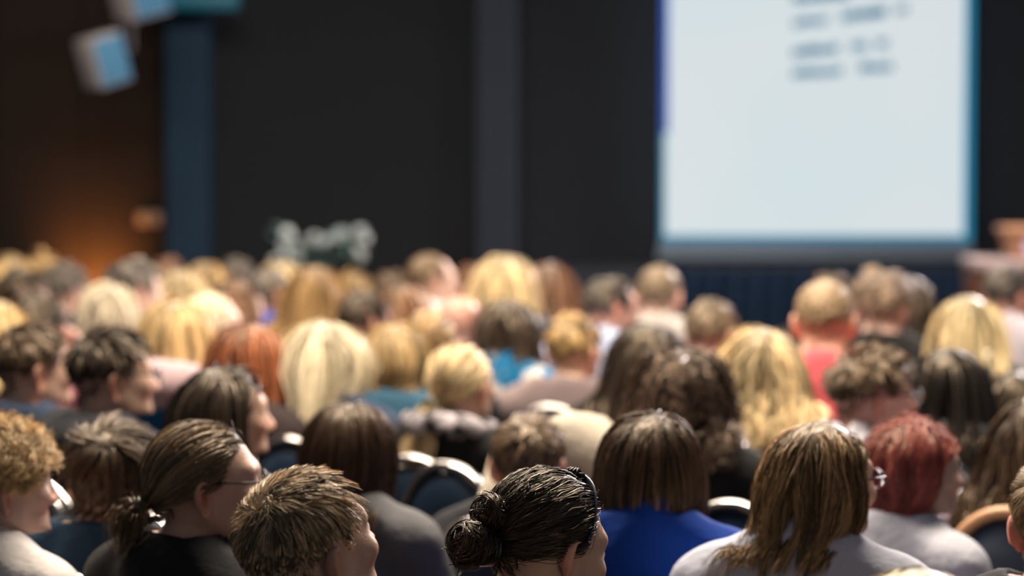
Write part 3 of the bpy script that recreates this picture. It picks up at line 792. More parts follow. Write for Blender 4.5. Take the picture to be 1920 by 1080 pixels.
LOD = {2: dict(n=1.0, w=1.0, K=1.0), 1: dict(n=.27, w=2.0, K=.72), 0: dict(n=.105, w=3.2, K=.6)}
def make_hair(style, lod, ry, seed, o):
    """o = style options"""
    rng = np.random.default_rng(seed); H = Hair(); q = LOD[lod]
    nn = lambda a: max(90, int(a * q['n'] * o.get('dens', 1))); KK = lambda a: max(5, int(a * q['K'])); W_ = (.00062 if lod == 2 else .00085) * q['w'] * o.get('w', 1)
    rec = o.get('recede', 0.0)
    if style == 'short':
        ln = o.get('len', .038); lift = o.get('lift', .016)
        H.cap_(ry, .003, rec, .008, .3)
        R = roots(nn(7200), ry, rng, rec)
        top = sstep(.0, .08, R[:, 2]); L_ = ln * (o.get('side', .45) + .75 * top) * rng.uniform(.7, 1.25, len(R))
        lf = lift * (.35 + .75 * top) * rng.uniform(.5, 1.3, len(R)); th = o.get('base', .004)
        J = rng.normal(size=R.shape) * .016
        quiff = o.get('quiff', 0) * sstep(.0, .07, R[:, 1]) * top; lf = lf + quiff; L_ = L_ + quiff
        S = grow(R, tangent_flow(whorl_flow(o.get('fwd', .5), o.get('swirl', .4), J), ry), KK(8), L_, lambda t: th * min(1, t * 4) + lf * t ** 1.2, ry, rng, True, 0, .5, 1.0, o.get('noise', .16), face=False)
        S, wh = clumped(S, rng, int(len(R) / o.get('cl', 14)), o.get('clump', .62), .8)
        if o.get('wave'): S = waves(S, wh, rng, o['wave'], o.get('lam', .03), .4)
        H.ribbons(S, rng, W_, wh, o.get('var', .34))
    elif style == 'crop':        # very short or thinning hair
        H.cap_(ry, .003, rec, .004, .8)
        R = roots(nn(4500), ry, rng, rec); L_ = np.full(len(R), o.get('len', .014)) * rng.uniform(.6, 1.3, len(R))
        S = grow(R, tangent_flow(whorl_flow(.3, .3), ry), KK(5), L_, lambda t: .003 + .006 * t, ry, rng, True, 0, .5, 1.0, .2, face=False)
        H.ribbons(S, rng, W_, None, .25)
    elif style in ('fall', 'curl'):
        px = o.get('part', .02); thick = o.get('thick', .022) * .62; zend = o.get('zend', -.14); ln = o.get('len', .45)
        H.cap_(ry, .003, rec, .008, .3)
        R = roots(nn(4700), ry, rng, rec)
        lay = rng.uniform(0, 1, len(R)) ** .7 * thick; vol = o.get('vol', .012) * .6
        J = rng.normal(size=R.shape) * .018
        S = grow(R, tangent_flow(part_flow(px, o.get('back', .45), J), ry), KK(13 if style == 'fall' else 24), np.full(len(R), ln) * rng.uniform(.93, 1.07, len(R)),
                 lambda t: np.minimum(1, t * 5) * (.004 + lay) + vol * min(1, t * 3.0), ry, rng, False, o.get('grav', .55), .5, 1.0, o.get('noise', .035), (.0, .06), fy=o.get('fy', .035))
        if 'sweep' in o: S[:, :, 0] += o['sweep'] * sstep(-.05, -.4, S[:, :, 2])
        if 'narrow' in o: S[:, :, 0] *= 1 - o['narrow'] * (1 - sstep(-.13, .0, S[:, :, 2]))
        if 'tuck' in o:           # ends turn in to the neck
            k = sstep(zend + .07, zend - .01, S[:, :, 2]) * o['tuck']; S[:, :, 0] *= 1 - k; S[:, :, 1] = S[:, :, 1] * (1 - k) + k * -.03
        S = cut_at(S, zend + o.get('zvar', .012) * rng.normal(size=len(S)) + o.get('slope', 0.0) * (S[:, -1, 1] + .02))
        S, wh = clumped(S, rng, int(len(R) / o.get('cl', 26)), o.get('clump', .55), .7)
        if o.get('wave'): S = waves(S, wh, rng, o['wave'], o.get('lam', .07), .25)
        H.ribbons(S, rng, W_ * 1.15, wh, o.get('var', .32), .3, .8)
    elif style == 'back':        # combed to a tie at the back of the head
        tie = np.array(o.get('tie', (0, -.118, -.02)))
        H.cap_(ry, .003, rec, .008, .3)
        R = roots(nn(4700), ry, rng, rec)
        R = R[~((R[:, 2] < -.03) & (np.abs(R[:, 0]) > .035))]
        dist = np.linalg.norm(R - tie, axis=1) * 1.22; L_ = dist
        puff = o.get('puff', .009); lay = rng.uniform(.15, 1, len(R)) * puff
        fl_ = tangent_flow(to_flow(tie), ry)
        S = grow(R, fl_, KK(12), L_, lambda t: .003 + lay * math.sin(math.pi * min(1, .12 + t * .9)) , ry, rng, True, o.get('grav', .05), .5, 1.0, o.get('noise', .05), face=False)
        S = S + (tie - S[:, -1:])* (np.linspace(0, 1, S.shape[1]) ** 6)[None, :, None] * .75
        S, wh = clumped(S, rng, int(len(R) / o.get('cl', 24)), o.get('clump', .6), .6)
        if o.get('wave'): S = waves(S, wh, rng, o['wave'], .05, .3)
        H.ribbons(S, rng, W_, wh, o.get('var', .36), .8, .5)
        if o.get('tail'):
            tl = o['tail']; n = nn(tl.get('n', 1400)); K = KK(14); dirn = np.array(tl.get('dir', (0, -.8, -.3)))
            P0 = tie + rng.normal(size=(n, 3)) * np.array((.008, .006, .008)); D0 = nrm(dirn + rng.normal(size=(n, 3)) * tl.get('spread', .25))
            t = np.linspace(0, 1, K)[None, :, None]; ln = tl.get('len', .2) * rng.uniform(.7, 1.08, (n, 1, 1))
            bell = tl.get('bell', .02) * np.sin(np.pi * np.clip(t * .9 + .05, 0, 1)) * rng.normal(size=(n, 1, 3)) * np.array((1, .8, .5))
            S2 = P0[:, None] + D0[:, None] * ln * (t - .5 * t ** 2) * tl.get('out', .7) + np.array((tl.get('side', 0.0), 0, -1.)) * ln * t ** 1.5 * tl.get('drop', .9) + bell
            f_ = S2.reshape(-1, 3); sd, g = hull_g(f_, ry); f_ = f_ + g * np.maximum(.008 - sd, 0)[:, None]; S2 = f_.reshape(n, K, 3)
            S2, wh2 = clumped(S2, rng, n // 30, .5)
            if tl.get('wave'): S2 = waves(S2, wh2, rng, tl['wave'], .06)
            H.ribbons(S2, rng, W_ * 1.1, wh2, .34, .35, .8)
        if o.get('bun'):
          for bn in (o['bun'] if isinstance(o['bun'], list) else [o['bun']]):
            n = nn(bn.get('n', 2200)); K = KK(16); C = np.array(bn['c']); R0 = bn['r']
            ax0 = nrm(np.array(bn.get('axis', (0, -1, .1)))[None] + rng.normal(size=(n, 3)) * bn.get('mess', .45))
            u_ = nrm(np.cross(ax0, rng.normal(size=(n, 3)))); v_ = np.cross(ax0, u_)
            rr = R0 * np.sqrt(rng.uniform(.18, 1, (n, 1, 1))); span = rng.uniform(1.6, 4.2, (n, 1)); a0 = rng.uniform(0, 6.28, (n, 1))
            a_ = a0 + span * np.linspace(0, 1, K)[None]
            S3 = C + rr * (np.cos(a_)[..., None] * u_[:, None] + np.sin(a_)[..., None] * v_[:, None]) * np.array(bn.get('sq', (1, .8, .9)))
            S3 = S3 + ax0[:, None] * (rng.normal(size=(n, 1, 1)) * R0 * .25)
            fly = (rng.random((n, 1, 1)) < bn.get('fly', .05)) * (np.linspace(0, 1, K) ** 2)[None, :, None]
            S3 = S3 + fly * nrm(S3 - C) * R0 * rng.uniform(.1, .7, (n, 1, 1))
            S3, wh3 = clumped(S3, rng, n // 34, .75, .3)
            old = H.n; H.ribbons(S3 - C + np.array((0, -.012, 0)), rng, W_, wh3, .4, .5, .7); H.v[-1] = H.v[-1] + C - np.array((0, -.012, 0))
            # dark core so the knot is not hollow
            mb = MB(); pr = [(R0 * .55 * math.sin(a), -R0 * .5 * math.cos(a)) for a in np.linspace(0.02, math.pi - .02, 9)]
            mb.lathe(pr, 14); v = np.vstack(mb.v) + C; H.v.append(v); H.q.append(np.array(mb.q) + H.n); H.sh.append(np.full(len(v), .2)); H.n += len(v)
        if o.get('wisps'):
            n = int(o['wisps'] * (1 if lod == 2 else .4)); R = roots(n * 3, ry, rng, rec); R = R[rng.choice(len(R), n, replace=False)]
            S4 = grow(R, fl_, KK(9), np.full(n, .06), lambda t: .006 + .016 * t * rng.uniform(.2, 1.3, n), ry, rng, True, .1, .6, .6, .25, face=False)
            H.ribbons(S4, rng, W_ * .7, None, .3)
    return H.mesh()

# ------------------------------------------------------------------ chairs: oval padded back in a chrome rim
def arch(a, b_, zt, zb, n=26, y=-.2):
    pts = []
    zc = zt - b_
    for i in range(n + 1):
        an = math.pi * i / n; x = a * math.cos(an); z = zc + b_ * math.sin(an); pts.append((x, y - .10 * (z - .46), z))
    bot = [(a * (1 - .16 * k), y - .10 * (zc - k * (zc - zb) - .46), zc - k * (zc - zb)) for k in (1, .66, .33)]
    left = [(-x, yy, z) for x, yy, z in reversed(bot)]
    return bot + pts + left
RIM = arch(.178, .27, 1.03, .47)
def chair_meshes():
    d = {}
    mb = MB(); mb.tube(RIM, .0145, 10, flat=1.35, ref=(0, 1, 0)); d['back_frame'] = mb.mesh('back_frame')
    inner = arch(.163, .255, 1.013, .52); K = len(inner); mb = MB(); V = []; c = np.mean(inner, 0)
    rings = [(0.0, .034), (.45, .032), (.75, .026), (.92, .014), (1.0, 0.0), (.92, -.014), (.75, -.024), (.45, -.028), (0.0, -.03)]
    for s_, off in rings:
        for p_ in inner:
            q = c + (np.array(p_) - c) * s_; V.append((q[0], -.2 - .10 * (q[2] - .46) - off, q[2]))
    Q = [(k * K + j, k * K + (j + 1) % K, (k + 1) * K + (j + 1) % K, (k + 1) * K + j) for k in range(len(rings) - 1) for j in range(K)]
    mb.add(V, Q); d['backrest'] = mb.mesh('backrest')
    d['seat'] = MB().rbox(-.21, .21, -.19, .235, .385, .448, .022).mesh('seat')
    d['rear_leg'] = MB().tube([(0, 0, 0), (0, .05, .24), (0, .062, .47)], .012, 8, ref=(1, 0, 0)).mesh('leg')
    d['front_leg'] = MB().tube([(0, 0, 0), (0, -.005, .2), (0, -.01, .39)], .012, 8, ref=(1, 0, 0)).mesh('leg')
    return d
CM = chair_meshes()
CMC = {}
def chair_mesh(key, m_):
    k = (key, m_)
    if k not in CMC:
        me = CM[key].copy(); me.materials.append(M[m_]); CMC[k] = me
    return CMC[k]
def make_chair(x, y, yaw, label, pad='pad', rim='chrome', zs=1.0, group=None):
    r = empty('banquet_chair', (x, y, 0), -math.radians(yaw)); r.scale = (1, 1, zs)
    tag(r, label, 'chair', group or 'banquet chairs of the audience')
    obj('back_frame', chair_mesh('back_frame', rim), None, r); obj('backrest', chair_mesh('backrest', pad), None, r); obj('seat', chair_mesh('seat', pad), None, r)
    for s_ in (-1, 1):
        o_ = obj('leg', chair_mesh('rear_leg', rim), None, r); o_.location = (s_ * .15, -.262, 0)
        o_ = obj('leg', chair_mesh('front_leg', rim), None, r); o_.location = (s_ * .18, .21, 0)
    return r

# ------------------------------------------------------------------ people
SKIN = {'n': (.64, .41, .31), 'p': (.64, .43, .36), 'w': (.64, .42, .31), 't': (.36, .20, .13), 'r': (.58, .32, .26)}
HAIRC = dict(black=(.010, .009, .009), dark=(.030, .021, .016), brown=(.075, .046, .029), midbrown=(.13, .085, .052), mouse=(.19, .14, .095), sandy=(.30, .21, .125),
             gold=(.40, .26, .11), honey=(.50, .35, .17), blond=(.62, .48, .27), pale=(.74, .65, .46), auburn=(.30, .10, .045), red=(.34, .085, .07), grey=(.22, .19, .17), darkgrey=(.075, .068, .066), redbrown=(.16, .075, .045))
def glasses(o_, mat4, col='dark'):
    g = MB()
    for s_ in (-1, 1):
        ring = [(s_ * (.033 + .024 * math.cos(a)), .108 - .006 * abs(math.cos(a)) * (1 if math.cos(a) > 0 else 0), -.004 + .018 * math.sin(a)) for a in np.linspace(0, 2 * math.pi, 16, endpoint=False)]
        g.tube(ring, .0018, 6, closed=True)
        g.tube([(s_ * .057, .102, .002), (s_ * .075, .06, .004), (s_ * .081, .0, .006), (s_ * .078, -.018, -.008)], .0022, 6)
    g.tube([(-.010, .110, .0), (0, .114, .003), (.010, .110, .0)], .0018, 6)
    f = g.build('glasses', M[col], o_); f.matrix_parent_inverse = Matrix(); f.matrix_local = mat4
    for s_ in (-1, 1):
        l_ = MB().lathe([(0, .0006), (.022, .0), (.0225, -.001), (0, -.0006)], 14); V = np.vstack(l_.v)
        V = np.stack([V[:, 0] + s_ * .033, V[:, 2] + .106, V[:, 1] * .78 - .004], 1)
        MB().add(V, l_.q).build('lens', M['lens'], f)
count = [0]
QUEUE = []
def person(*a, **k): QUEUE.append((list(a), k))
def settle():
    """nudge depths so that no two people share a seat"""
    n = len(QUEUE); d0 = np.array([q[0][3] for q in QUEUE]); cx = np.array([q[0][1] for q in QUEUE]); d = d0.copy(); lim = np.where(d0 < 5.4, .03, .085); lim = np.where([q[1].get('stay', False) for q in QUEUE], .012, lim)
    a = math.radians(24); c, s_ = math.cos(a), math.sin(a)
    for it in range(400):
        x = (cx - 960) / F_PX * d; u = x * c - d * s_; v = x * s_ + d * c; mv = np.zeros(n)
        for i in range(n):
            du = np.abs(u - u[i]); dv = v - v[i]; m_ = (du < .45) & (np.abs(dv) < .66); m_[i] = False
            for j in np.nonzero(m_)[0]:
                sg = np.sign(d0[i] - d0[j]) or (1 if i > j else -1); mv[i] += sg * .006
        d = np.clip(d + mv.clip(-.02, .02), d0 * (1 - lim), d0 * (1 + lim))
    for i, q in enumerate(QUEUE): q[0][3] = float(d[i])
    for a_, k_ in QUEUE: build_person(*a_, **k_)
def build_person(label, cx, top, d, yaw, ty, sex, style, hc, shirt_c, o=None, skin='n', hi=None, neck='crew', drop=.032, tilt=0, roll=0, sm='cloth', extra=None, raised=False, chair=True, cl=None, sc_=None, pad='pad', rim='chrome', stay=False):
    o = dict(o or {}); count[0] += 1
    lod = 2 if d < 5.45 else (1 if d < 8.3 else 0)
    if hi is not None: lod = hi
    hb = d < 5.95 and d > 3.8
    th = {'short': .012 + o.get('lift', .016) * .55, 'crop': .008, 'fall': .006 + o.get('thick', .022) * .36 + o.get('vol', .012) * .2, 'curl': .008 + o.get('thick', .022) * .45 + o.get('vol', .012) * .3, 'back': .003 + o.get('puff', .009) * .7}[style]
    ry = yaw - ty
    R3 = head_rot(ry, tilt, roll); R4 = Matrix.Translation((0, drop * .5, -drop)) @ Matrix.Translation(PIV) @ R3.to_4x4() @ Matrix.Translation(-Vector(PIV)) @ Matrix.Translation(HO)
    hc_local = R4 @ Vector((0, -.012, .02)); top_local = hc_local.z + .083 + th
    s_ = at(cx, top, d).z / top_local
    lo_, hi_ = sc_ or ((.93, 1.06) if sex == 'm' else (.91, 1.03))
    if not lo_ <= s_ <= hi_:
        s2 = min(max(s_, lo_), hi_); k = (at(cx, top, 1.0).z - CAM_Z); d2 = (s2 * top_local - CAM_Z) / k
        print('depth', label[:40], round(d, 2), '->', round(d2, 2), 's', round(s_, 3)); d, s_ = d2, s2
    V, Q, T, tint = base(sex, hb, raised)
    V2 = pose_head(V, ry, tilt, roll, drop)
    me = mesh_np('person', V2, Q, T)
    a = me.attributes.new('tint', 'FLOAT_COLOR', 'POINT'); a.data.foreach_set('color', np.concatenate([tint, np.ones((len(tint), 1), np.float32)], 1).astype(np.float32).ravel())
    p_ = obj('person', me, M['skin'], None, SKIN[skin]); p_.scale = (s_, s_, s_); p_.rotation_euler = (0, 0, -math.radians(ty))
    hw = at(cx, top, d); off = Matrix.Rotation(-math.radians(ty), 3, 'Z') @ (hc_local * s_)
    p_.location = (hw.x - off.x, d - off.y, 0)
    tag(p_, label, 'person', 'seated audience')
    h = obj('hair', make_hair(style, lod, ry, 100 + count[0], o), None, p_, HAIRC[hc] if isinstance(hc, str) else hc); h.matrix_local = R4
    sm_ = shirt(sex, neck, hb, raised)
    if sm != 'cloth' or len(sm_.materials) == 0:
        if sm != 'cloth': sm_ = sm_.copy(); sm_.materials.clear()
        sm_.materials.append(M[sm])
    obj('shirt', sm_, None, p_, shirt_c)
    obj('trousers', TROUSERS, None, p_)
    for me_ in SHOES: obj('shoe', me_, None, p_)
    for ex in (extra or []):
        if ex == 'glasses': glasses(p_, R4)
        elif ex == 'glasses_purple': glasses(p_, R4, 'purple')
        elif callable(ex): ex(p_, R4, ry)
    if chair: make_chair(p_.location.x, p_.location.y, ty, cl or (('navy ' if len(label.split()) < 13 else '') + 'chair under the ' + label), pad, rim)
    return p_

# patterned cloths and small accessories
def pattern_stripes(name, c1, c2, c3, scale):
    m = mat(name, c1, .85, 0, .2); b = m.node_tree.nodes['Principled BSDF']; tc = N(m, 'ShaderNodeTexCoord')
    wv = N(m, 'ShaderNodeTexWave', bands_direction='Z', i_Scale=scale, i_Distortion=2.5, i_Detail=1.0); wv.inputs['Detail Scale'].default_value = 1.2
    L(m, tc.outputs['Object'], wv.inputs['Vector'])
    rp = N(m, 'ShaderNodeValToRGB'); r = rp.color_ramp; r.elements[0].color = (*c1, 1); r.elements[1].color = (*c2, 1); r.elements[1].position = .75
    e_ = r.elements.new(.42); e_.color = (*c3, 1); L(m, wv.outputs['Fac'], rp.inputs[0]); L(m, rp.outputs[0], b.inputs['Base Color']); return m
def pattern_blotch(name, c1, c2, scale, lo=.45, hi=.55):
    m = mat(name, c1, .85, 0, .2); b = m.node_tree.nodes['Principled BSDF']; tc = N(m, 'ShaderNodeTexCoord')
    nz = N(m, 'ShaderNodeTexNoise', i_Scale=scale, i_Detail=2.0); L(m, tc.outputs['Object'], nz.inputs['Vector'])
    rp = N(m, 'ShaderNodeValToRGB'); r = rp.color_ramp; r.elements[0].color = (*c1, 1); r.elements[0].position = lo; r.elements[1].color = (*c2, 1); r.elements[1].position = hi
    L(m, nz.outputs['Fac'], rp.inputs[0]); L(m, rp.outputs[0], b.inputs['Base Color']); return m
M['purple_stripe'] = pattern_stripes('lilac_striped_knit', (.50, .36, .52), (.62, .55, .68), (.13, .11, .20), 7.5)
M['white_stripe'] = pattern_stripes('white_fine_striped_cotton', (.50, .45, .50), (.57, .52, .57), (.36, .33, .41), 22)
M['bluewhite'] = pattern_blotch('blue_white_patterned_cloth', (.01, .13, .28), (.50, .48, .46), 9, .48, .53)
M['floral'] = pattern_blotch('black_grey_floral_cloth', (.012, .012, .014), (.42, .38, .41), 24, .44, .62)
M['pinkwool'] = noisy('pale_pink_wool', (.36, .26, .28), (.41, .30, .32), 30, .9, .1, .4, 60)
M['purple'] = mat('purple_spectacle_plastic', (.10, .03, .07), .3)
M['hair_sheen'] = noisy('painted_blue_hair_sheen', (.006, .012, .030), (.010, .02, .05), 30, .3, .6)  # colour of the painted screen-light sheen on dark hair

def tie_ring(c, r, tube=.006, name='hair_tie', mm='dark', axis=(0, 1, .2), turns=3):
    def f(p_, R4, ry):
        a = np.array(axis, float); a /= np.linalg.norm(a); u = np.cross(a, (1, 0, 0.01)); u /= np.linalg.norm(u); v = np.cross(a, u); mb = MB()
        for k in range(turns):
            cc = np.array(c) + a * (k - (turns - 1) / 2) * tube * 1.5
            mb.tube([cc + r * (math.cos(t) * u + math.sin(t) * v) for t in np.linspace(0, 2 * math.pi, 18, endpoint=False)], tube, 7, closed=True)
        t_ = mb.build(name, M[mm], p_); t_.matrix_local = R4
    return f
def sheen_strip(p_, R4, ry):  # thin strip over the head, added for the blue screen sheen on hair
    mb = MB(); P = []
    for t in np.linspace(0.02, .98, 30):
        a = math.pi * t; P.append((.0875 * math.cos(a), .034 * math.sin(a) - .006, .004 + .1085 * math.sin(a)))
    mb.tube(P, .007, 8, flat=.3, ref=(0, 1, 0))
    b_ = mb.build('blue_sheen_strip', M['hair_sheen'], p_); b_.matrix_local = R4
def top_clip(p_, R4, ry):
    mb = MB()
    for k in range(4): mb.tube([(.0 + .012 * (k - 1.5), .012, .113), (.006 * (k - 1.5), .02, .122), (.004 + .009 * (k - 1.5), .03, .114)], .003, 6)
    mb.tube([(-.02, .02, .114), (.022, .022, .114)], .004, 6)
    b_ = mb.build('hair_clip', M['dark'], p_); b_.matrix_local = R4
def scarf(mm, r=.098, tube=.034, z=1.075):
    def f(p_, R4, ry):
        mb = MB(); P = []; rr = []
        for t in np.linspace(0, 2 * math.pi, 40, endpoint=False):
            P.append((r * math.cos(t) * 1.08, -.035 + r * math.sin(t), z - .03 * math.sin(t) + .006 * math.sin(7 * t))); rr.append(tube * (1 + .12 * math.sin(5 * t + 1)))
        mb.tube(P, rr, 14, closed=True, ref=(0, 0, 1)); mb.build('scarf', M[mm], p_)
    return f
def stubble(col, zlo=-.115):
    """short beard on jaw and chin"""
    def f(p_, R4, ry):
        rng = np.random.default_rng(3); D = nrm(rng.normal(size=(5000, 3))); P = np.array((0, .02, -.05)) + D * .12
        for _ in range(5):
            e_ = 1e-3; hd = lambda q: head_sdf((q[:, 0], q[:, 1], q[:, 2]), 'm'); d = hd(P); g = np.stack([(hd(P + np.eye(3)[i] * e_) - d) / e_ for i in range(3)], 1); P = P - nrm(g) * d[:, None]
        P = P[(P[:, 2] < -.052 - .2 * (P[:, 1] - .09)) & (P[:, 2] > zlo) & (P[:, 1] > .0)]; g = nrm(P - np.array((0, .02, -.05)))
        t = np.linspace(0, 1, 4)[None, :, None]; S = P[:, None] + (g[:, None] * .008 + np.array((0, 0, -.007))) * t
        H = Hair(); H.ribbons(S, rng, .002, None, .2); h = obj('beard', H.mesh(), None, p_, HAIRC[col]); h.matrix_local = R4
    return f

BLACK, NAVY, WHITE, GREY = (.012, .012, .013), (.018, .032, .062), (.66, .64, .64), (.10, .10, .105)
# ---- nearest people
person('man with tousled sandy short hair in the foreground centre left', 560, 870, 4.10, 46, 32, 'm', 'short', (.40, .285, .165), (.02, .02, .024),
       dict(len=.046, lift=.009, side=.10, quiff=.022, recede=.030, fwd=.35, swirl=.4, clump=.55, cl=11, noise=.08, var=.6), skin='n', tilt=-15)
person('woman with dark brown hair pinned in a messy bun, foreground centre', 1024, 876, 4.15, 50, 30, 'f', 'back', 'dark', (.02, .02, .024),
       dict(tie=(-.01, -.112, -.03), puff=.015, noise=.09, wave=.002, wisps=160, bun=[dict(c=(-.008, -.150, -.030), r=.040, mess=.45, fly=.10, n=2200), dict(c=(-.004, -.128, .022), r=.034, mess=.8, fly=.25, n=1300)]), skin='n', tilt=16, extra=[sheen_strip, top_clip, tie_ring((-.011, -.116, -.03), .026, .005)])
person('person whose white-blond crown shows at the bottom right edge', 1722, 1050, 3.42, 15, 20, 'f', 'fall', 'pale', (.5, .48, .45), dict(zend=-.12, thick=.018), sc_=(.9, 1.1), hi=1)
person('person with sandy brown hair cut off by the right edge', 1996, 845, 4.75, 22, 22, 'm', 'short', 'sandy', (.03, .03, .035), dict(len=.05, lift=.016), skin='r')
person('woman with brown hair in a short low ponytail and dark glasses', 376, 784, 4.55, 76, 45, 'f', 'back', (.185, .125, .072), (.013, .013, .014),
       dict(tie=(.0, -.124, -.045), puff=.012, noise=.05, wisps=50, tail=dict(len=.085, n=1100, dir=(.0, -.7, -.1), spread=.55, bell=.016, drop=.75, out=.9)), skin='n', neck='crew',
       extra=['glasses', tie_ring((0, -.128, -.046), .016, .005)])
person('man with thick dark brown hair and navy shirt at left', 206, 776, 5.4, 14, 16, 'm', 'short', 'brown', (.016, .040, .075), dict(len=.070, lift=.026, side=.62, clump=.75, cl=20, noise=.14), neck='crew', skin='n')
person('person with curly golden blond hair and white shirt at the left edge', -12, 776, 5.25, 58, 35, 'm', 'short', 'honey', (.66, .62, .60), dict(len=.055, lift=.030, wave=.010, lam=.028, noise=.25), neck='collar', skin='p')
person('woman with brown chin-length bob and royal blue jacket', 1220, 766, 5.20, 20, 12, 'f', 'fall', 'brown', (.006, .045, .30), dict(zend=-.098, part=.03, thick=.020, vol=.010, tuck=.10, zvar=.006, clump=.5, len=.33, var=.4), neck='collar', drop=.05)
person('woman with long light brown hair and purple glasses', 1536, 780, 4.98, 50, 20, 'f', 'fall', (.30, .19, .095), (.50, .52, .62), dict(zend=-.125, narrow=.22, part=.015, thick=.016, vol=.006, wave=.004, lam=.12, len=.46, fy=-.002, zvar=.025, clump=.7, cl=34, var=.6), extra=['glasses_purple'], neck='collar', skin='n')
person('woman with short dyed red hair and white blouse', 1712, 778, 5.75, 66, 50, 'f', 'fall', 'red', (.56, .57, .64), dict(zend=-.078, part=.03, thick=.034, vol=.012, len=.24, tuck=.3, wave=.004, lam=.07, clump=.65, slope=.05, fy=-.005), skin='n', hi=2, neck='crew')
person('woman with long dark brown hair and lilac striped knit top', 1948, 735, 5.75, 25, 25, 'f', 'fall', 'brown', (.4, .35, .5), dict(zend=-.28, part=.0, thick=.02, wave=.006, lam=.1, len=.5), sm='purple_stripe', rim='beech', cl='chair with a bent beech rim behind the lilac striped top', hi=1)
person('woman with long smooth dark brown hair and grey top', 655, 745, 5.95, 24, 24, 'f', 'fall', (.060, .033, .020), (.12, .12, .125), dict(zend=-.21, narrow=.25, part=.01, thick=.020, vol=.008, clump=.35, len=.42, var=.22, fy=.03), hi=2)
person('person with short thick brown hair in front of a cream jacket', 990, 770, 6.1, 12, 22, 'm', 'short', 'midbrown', (.02, .02, .025), dict(len=.05, lift=.016), hi=1)
# ---- middle rows
person('woman in profile with shoulder-length dark hair and black top', 415, 675, 6.2, 68, 38, 'f', 'fall', 'dark', BLACK, dict(zend=-.17, part=.03, thick=.030, len=.36, slope=-.3, fy=.015), skin='n')
person('man with dark hair and glasses in a black top at left', 202, 606, 6.9, 66, 38, 'm', 'short', 'dark', (.014, .015, .019), dict(len=.05, lift=.018, fwd=.4, side=.2), skin='n', extra=['glasses'], neck='hood')
person('man with short brown hair and dark navy shirt at the left edge', 56, 598, 7.4, 60, 28, 'm', 'short', 'brown', (.016, .028, .055), dict(len=.032, lift=.012), skin='n', neck='crew')
person('woman with big curly dark brown hair and black top', 1278, 632, 6.6, 14, 20, 'f', 'curl', (.095, .062, .046), BLACK, dict(zend=-.16, thick=.045, vol=.022, wave=.013, lam=.045, noise=.12, len=.36, clump=.75, var=.5, grav=.4), hi=1)
person('man in glasses with wavy brown hair and white collar', 1630, 640, 6.65, 74, 45, 'm', 'short', 'midbrown', (.66, .64, .70), dict(len=.055, lift=.026, wave=.006, lam=.045, fwd=.4, side=.1), skin='r', extra=['glasses'], neck='collar')
person('woman with smooth black shoulder-length hair and grey cardigan', 1779, 645, 7.1, 18, 18, 'f', 'fall', 'black', (.17, .17, .18), dict(zend=-.20, part=.0, thick=.015, len=.40))
person('woman with wavy ash blond hair and burgundy top', 1428, 600, 7.1, 14, 20, 'f', 'fall', 'blond', (.055, .010, .026), dict(zend=-.20, part=.02, thick=.04, vol=.014, wave=.010, lam=.08, len=.42, var=.42, clump=.7))
person('woman with blond ponytail and black floral scarf', 862, 640, 7.25, 32, 25, 'f', 'back', 'blond', BLACK, dict(tie=(-.02, -.12, -.05), puff=.012, tail=dict(len=.27, n=1600, dir=(-.25, -.5, -.5), spread=.2, bell=.024, out=.35, side=-.12)), extra=[scarf('floral'), tie_ring((-.02, -.125, -.052), .018, .006)])
person('woman with honey blond bob and teal blue shirt', 738, 598, 8.2, 6, 14, 'f', 'fall', 'honey', (.030, .090, .145), dict(zend=-.085, part=.0, thick=.036, vol=.014, len=.28, tuck=.35, slope=.3), skin='p', hi=1, stay=True)
person('woman with very long straight platinum blond hair', 608, 600, 7.6, 6, 20, 'f', 'fall', 'pale', NAVY, dict(zend=-.40, part=.0, thick=.004, vol=.002, len=.60, sweep=-.09, clump=.35, var=.16, narrow=.5), stay=True)
person('woman with copper red hair tied low beside the platinum blonde', 465, 597, 7.95, 52, 35, 'f', 'fall', 'auburn', (.03, .02, .02), dict(zend=-.20, part=.02, thick=.018, len=.38, slope=-.5), skin='r')
person('person with short golden brown hair and mauve grey sweater', 1074, 582, 8.6, 32, 14, 'f', 'short', 'gold', (.19, .145, .145), dict(len=.05, lift=.014), skin='w')
person('woman with dark brown bob and blue white patterned jacket', 952, 555, 8.85, 38, 30, 'f', 'fall', 'dark', (.3, .4, .5), dict(zend=-.15, part=.0, thick=.018, len=.33, slope=-.4), sm='bluewhite', skin='p', neck='collar')
person('woman with long dark hair half hidden behind the curly-haired woman', 1216, 598, 8.1, 30, 25, 'f', 'fall', 'dark', BLACK, dict(zend=-.24, thick=.02, len=.42), skin='w')
person('person with light brown cap of hair ahead of the curly-haired woman', 1333, 556, 8.9, 35, 25, 'm', 'short', 'mouse', (.02, .02, .025), dict(len=.045, lift=.012), skin='p')
person('woman with ash blond hair, pale pink shawl and blue top', 332, 555, 8.3, 20, 22, 'f', 'fall', 'honey', (.01, .14, .34), dict(zend=-.12, part=.0, thick=.02, len=.32), sc_=(.9, 1.08), drop=.05, extra=[scarf('pinkwool', .135, .062, 1.045)])
person('person with short cream blond hair at left', 203, 528, 9.4, 14, 22, 'f', 'fall', (.70, .62, .47), (.06, .07, .09), dict(zend=-.09, thick=.024, len=.25, tuck=.3))
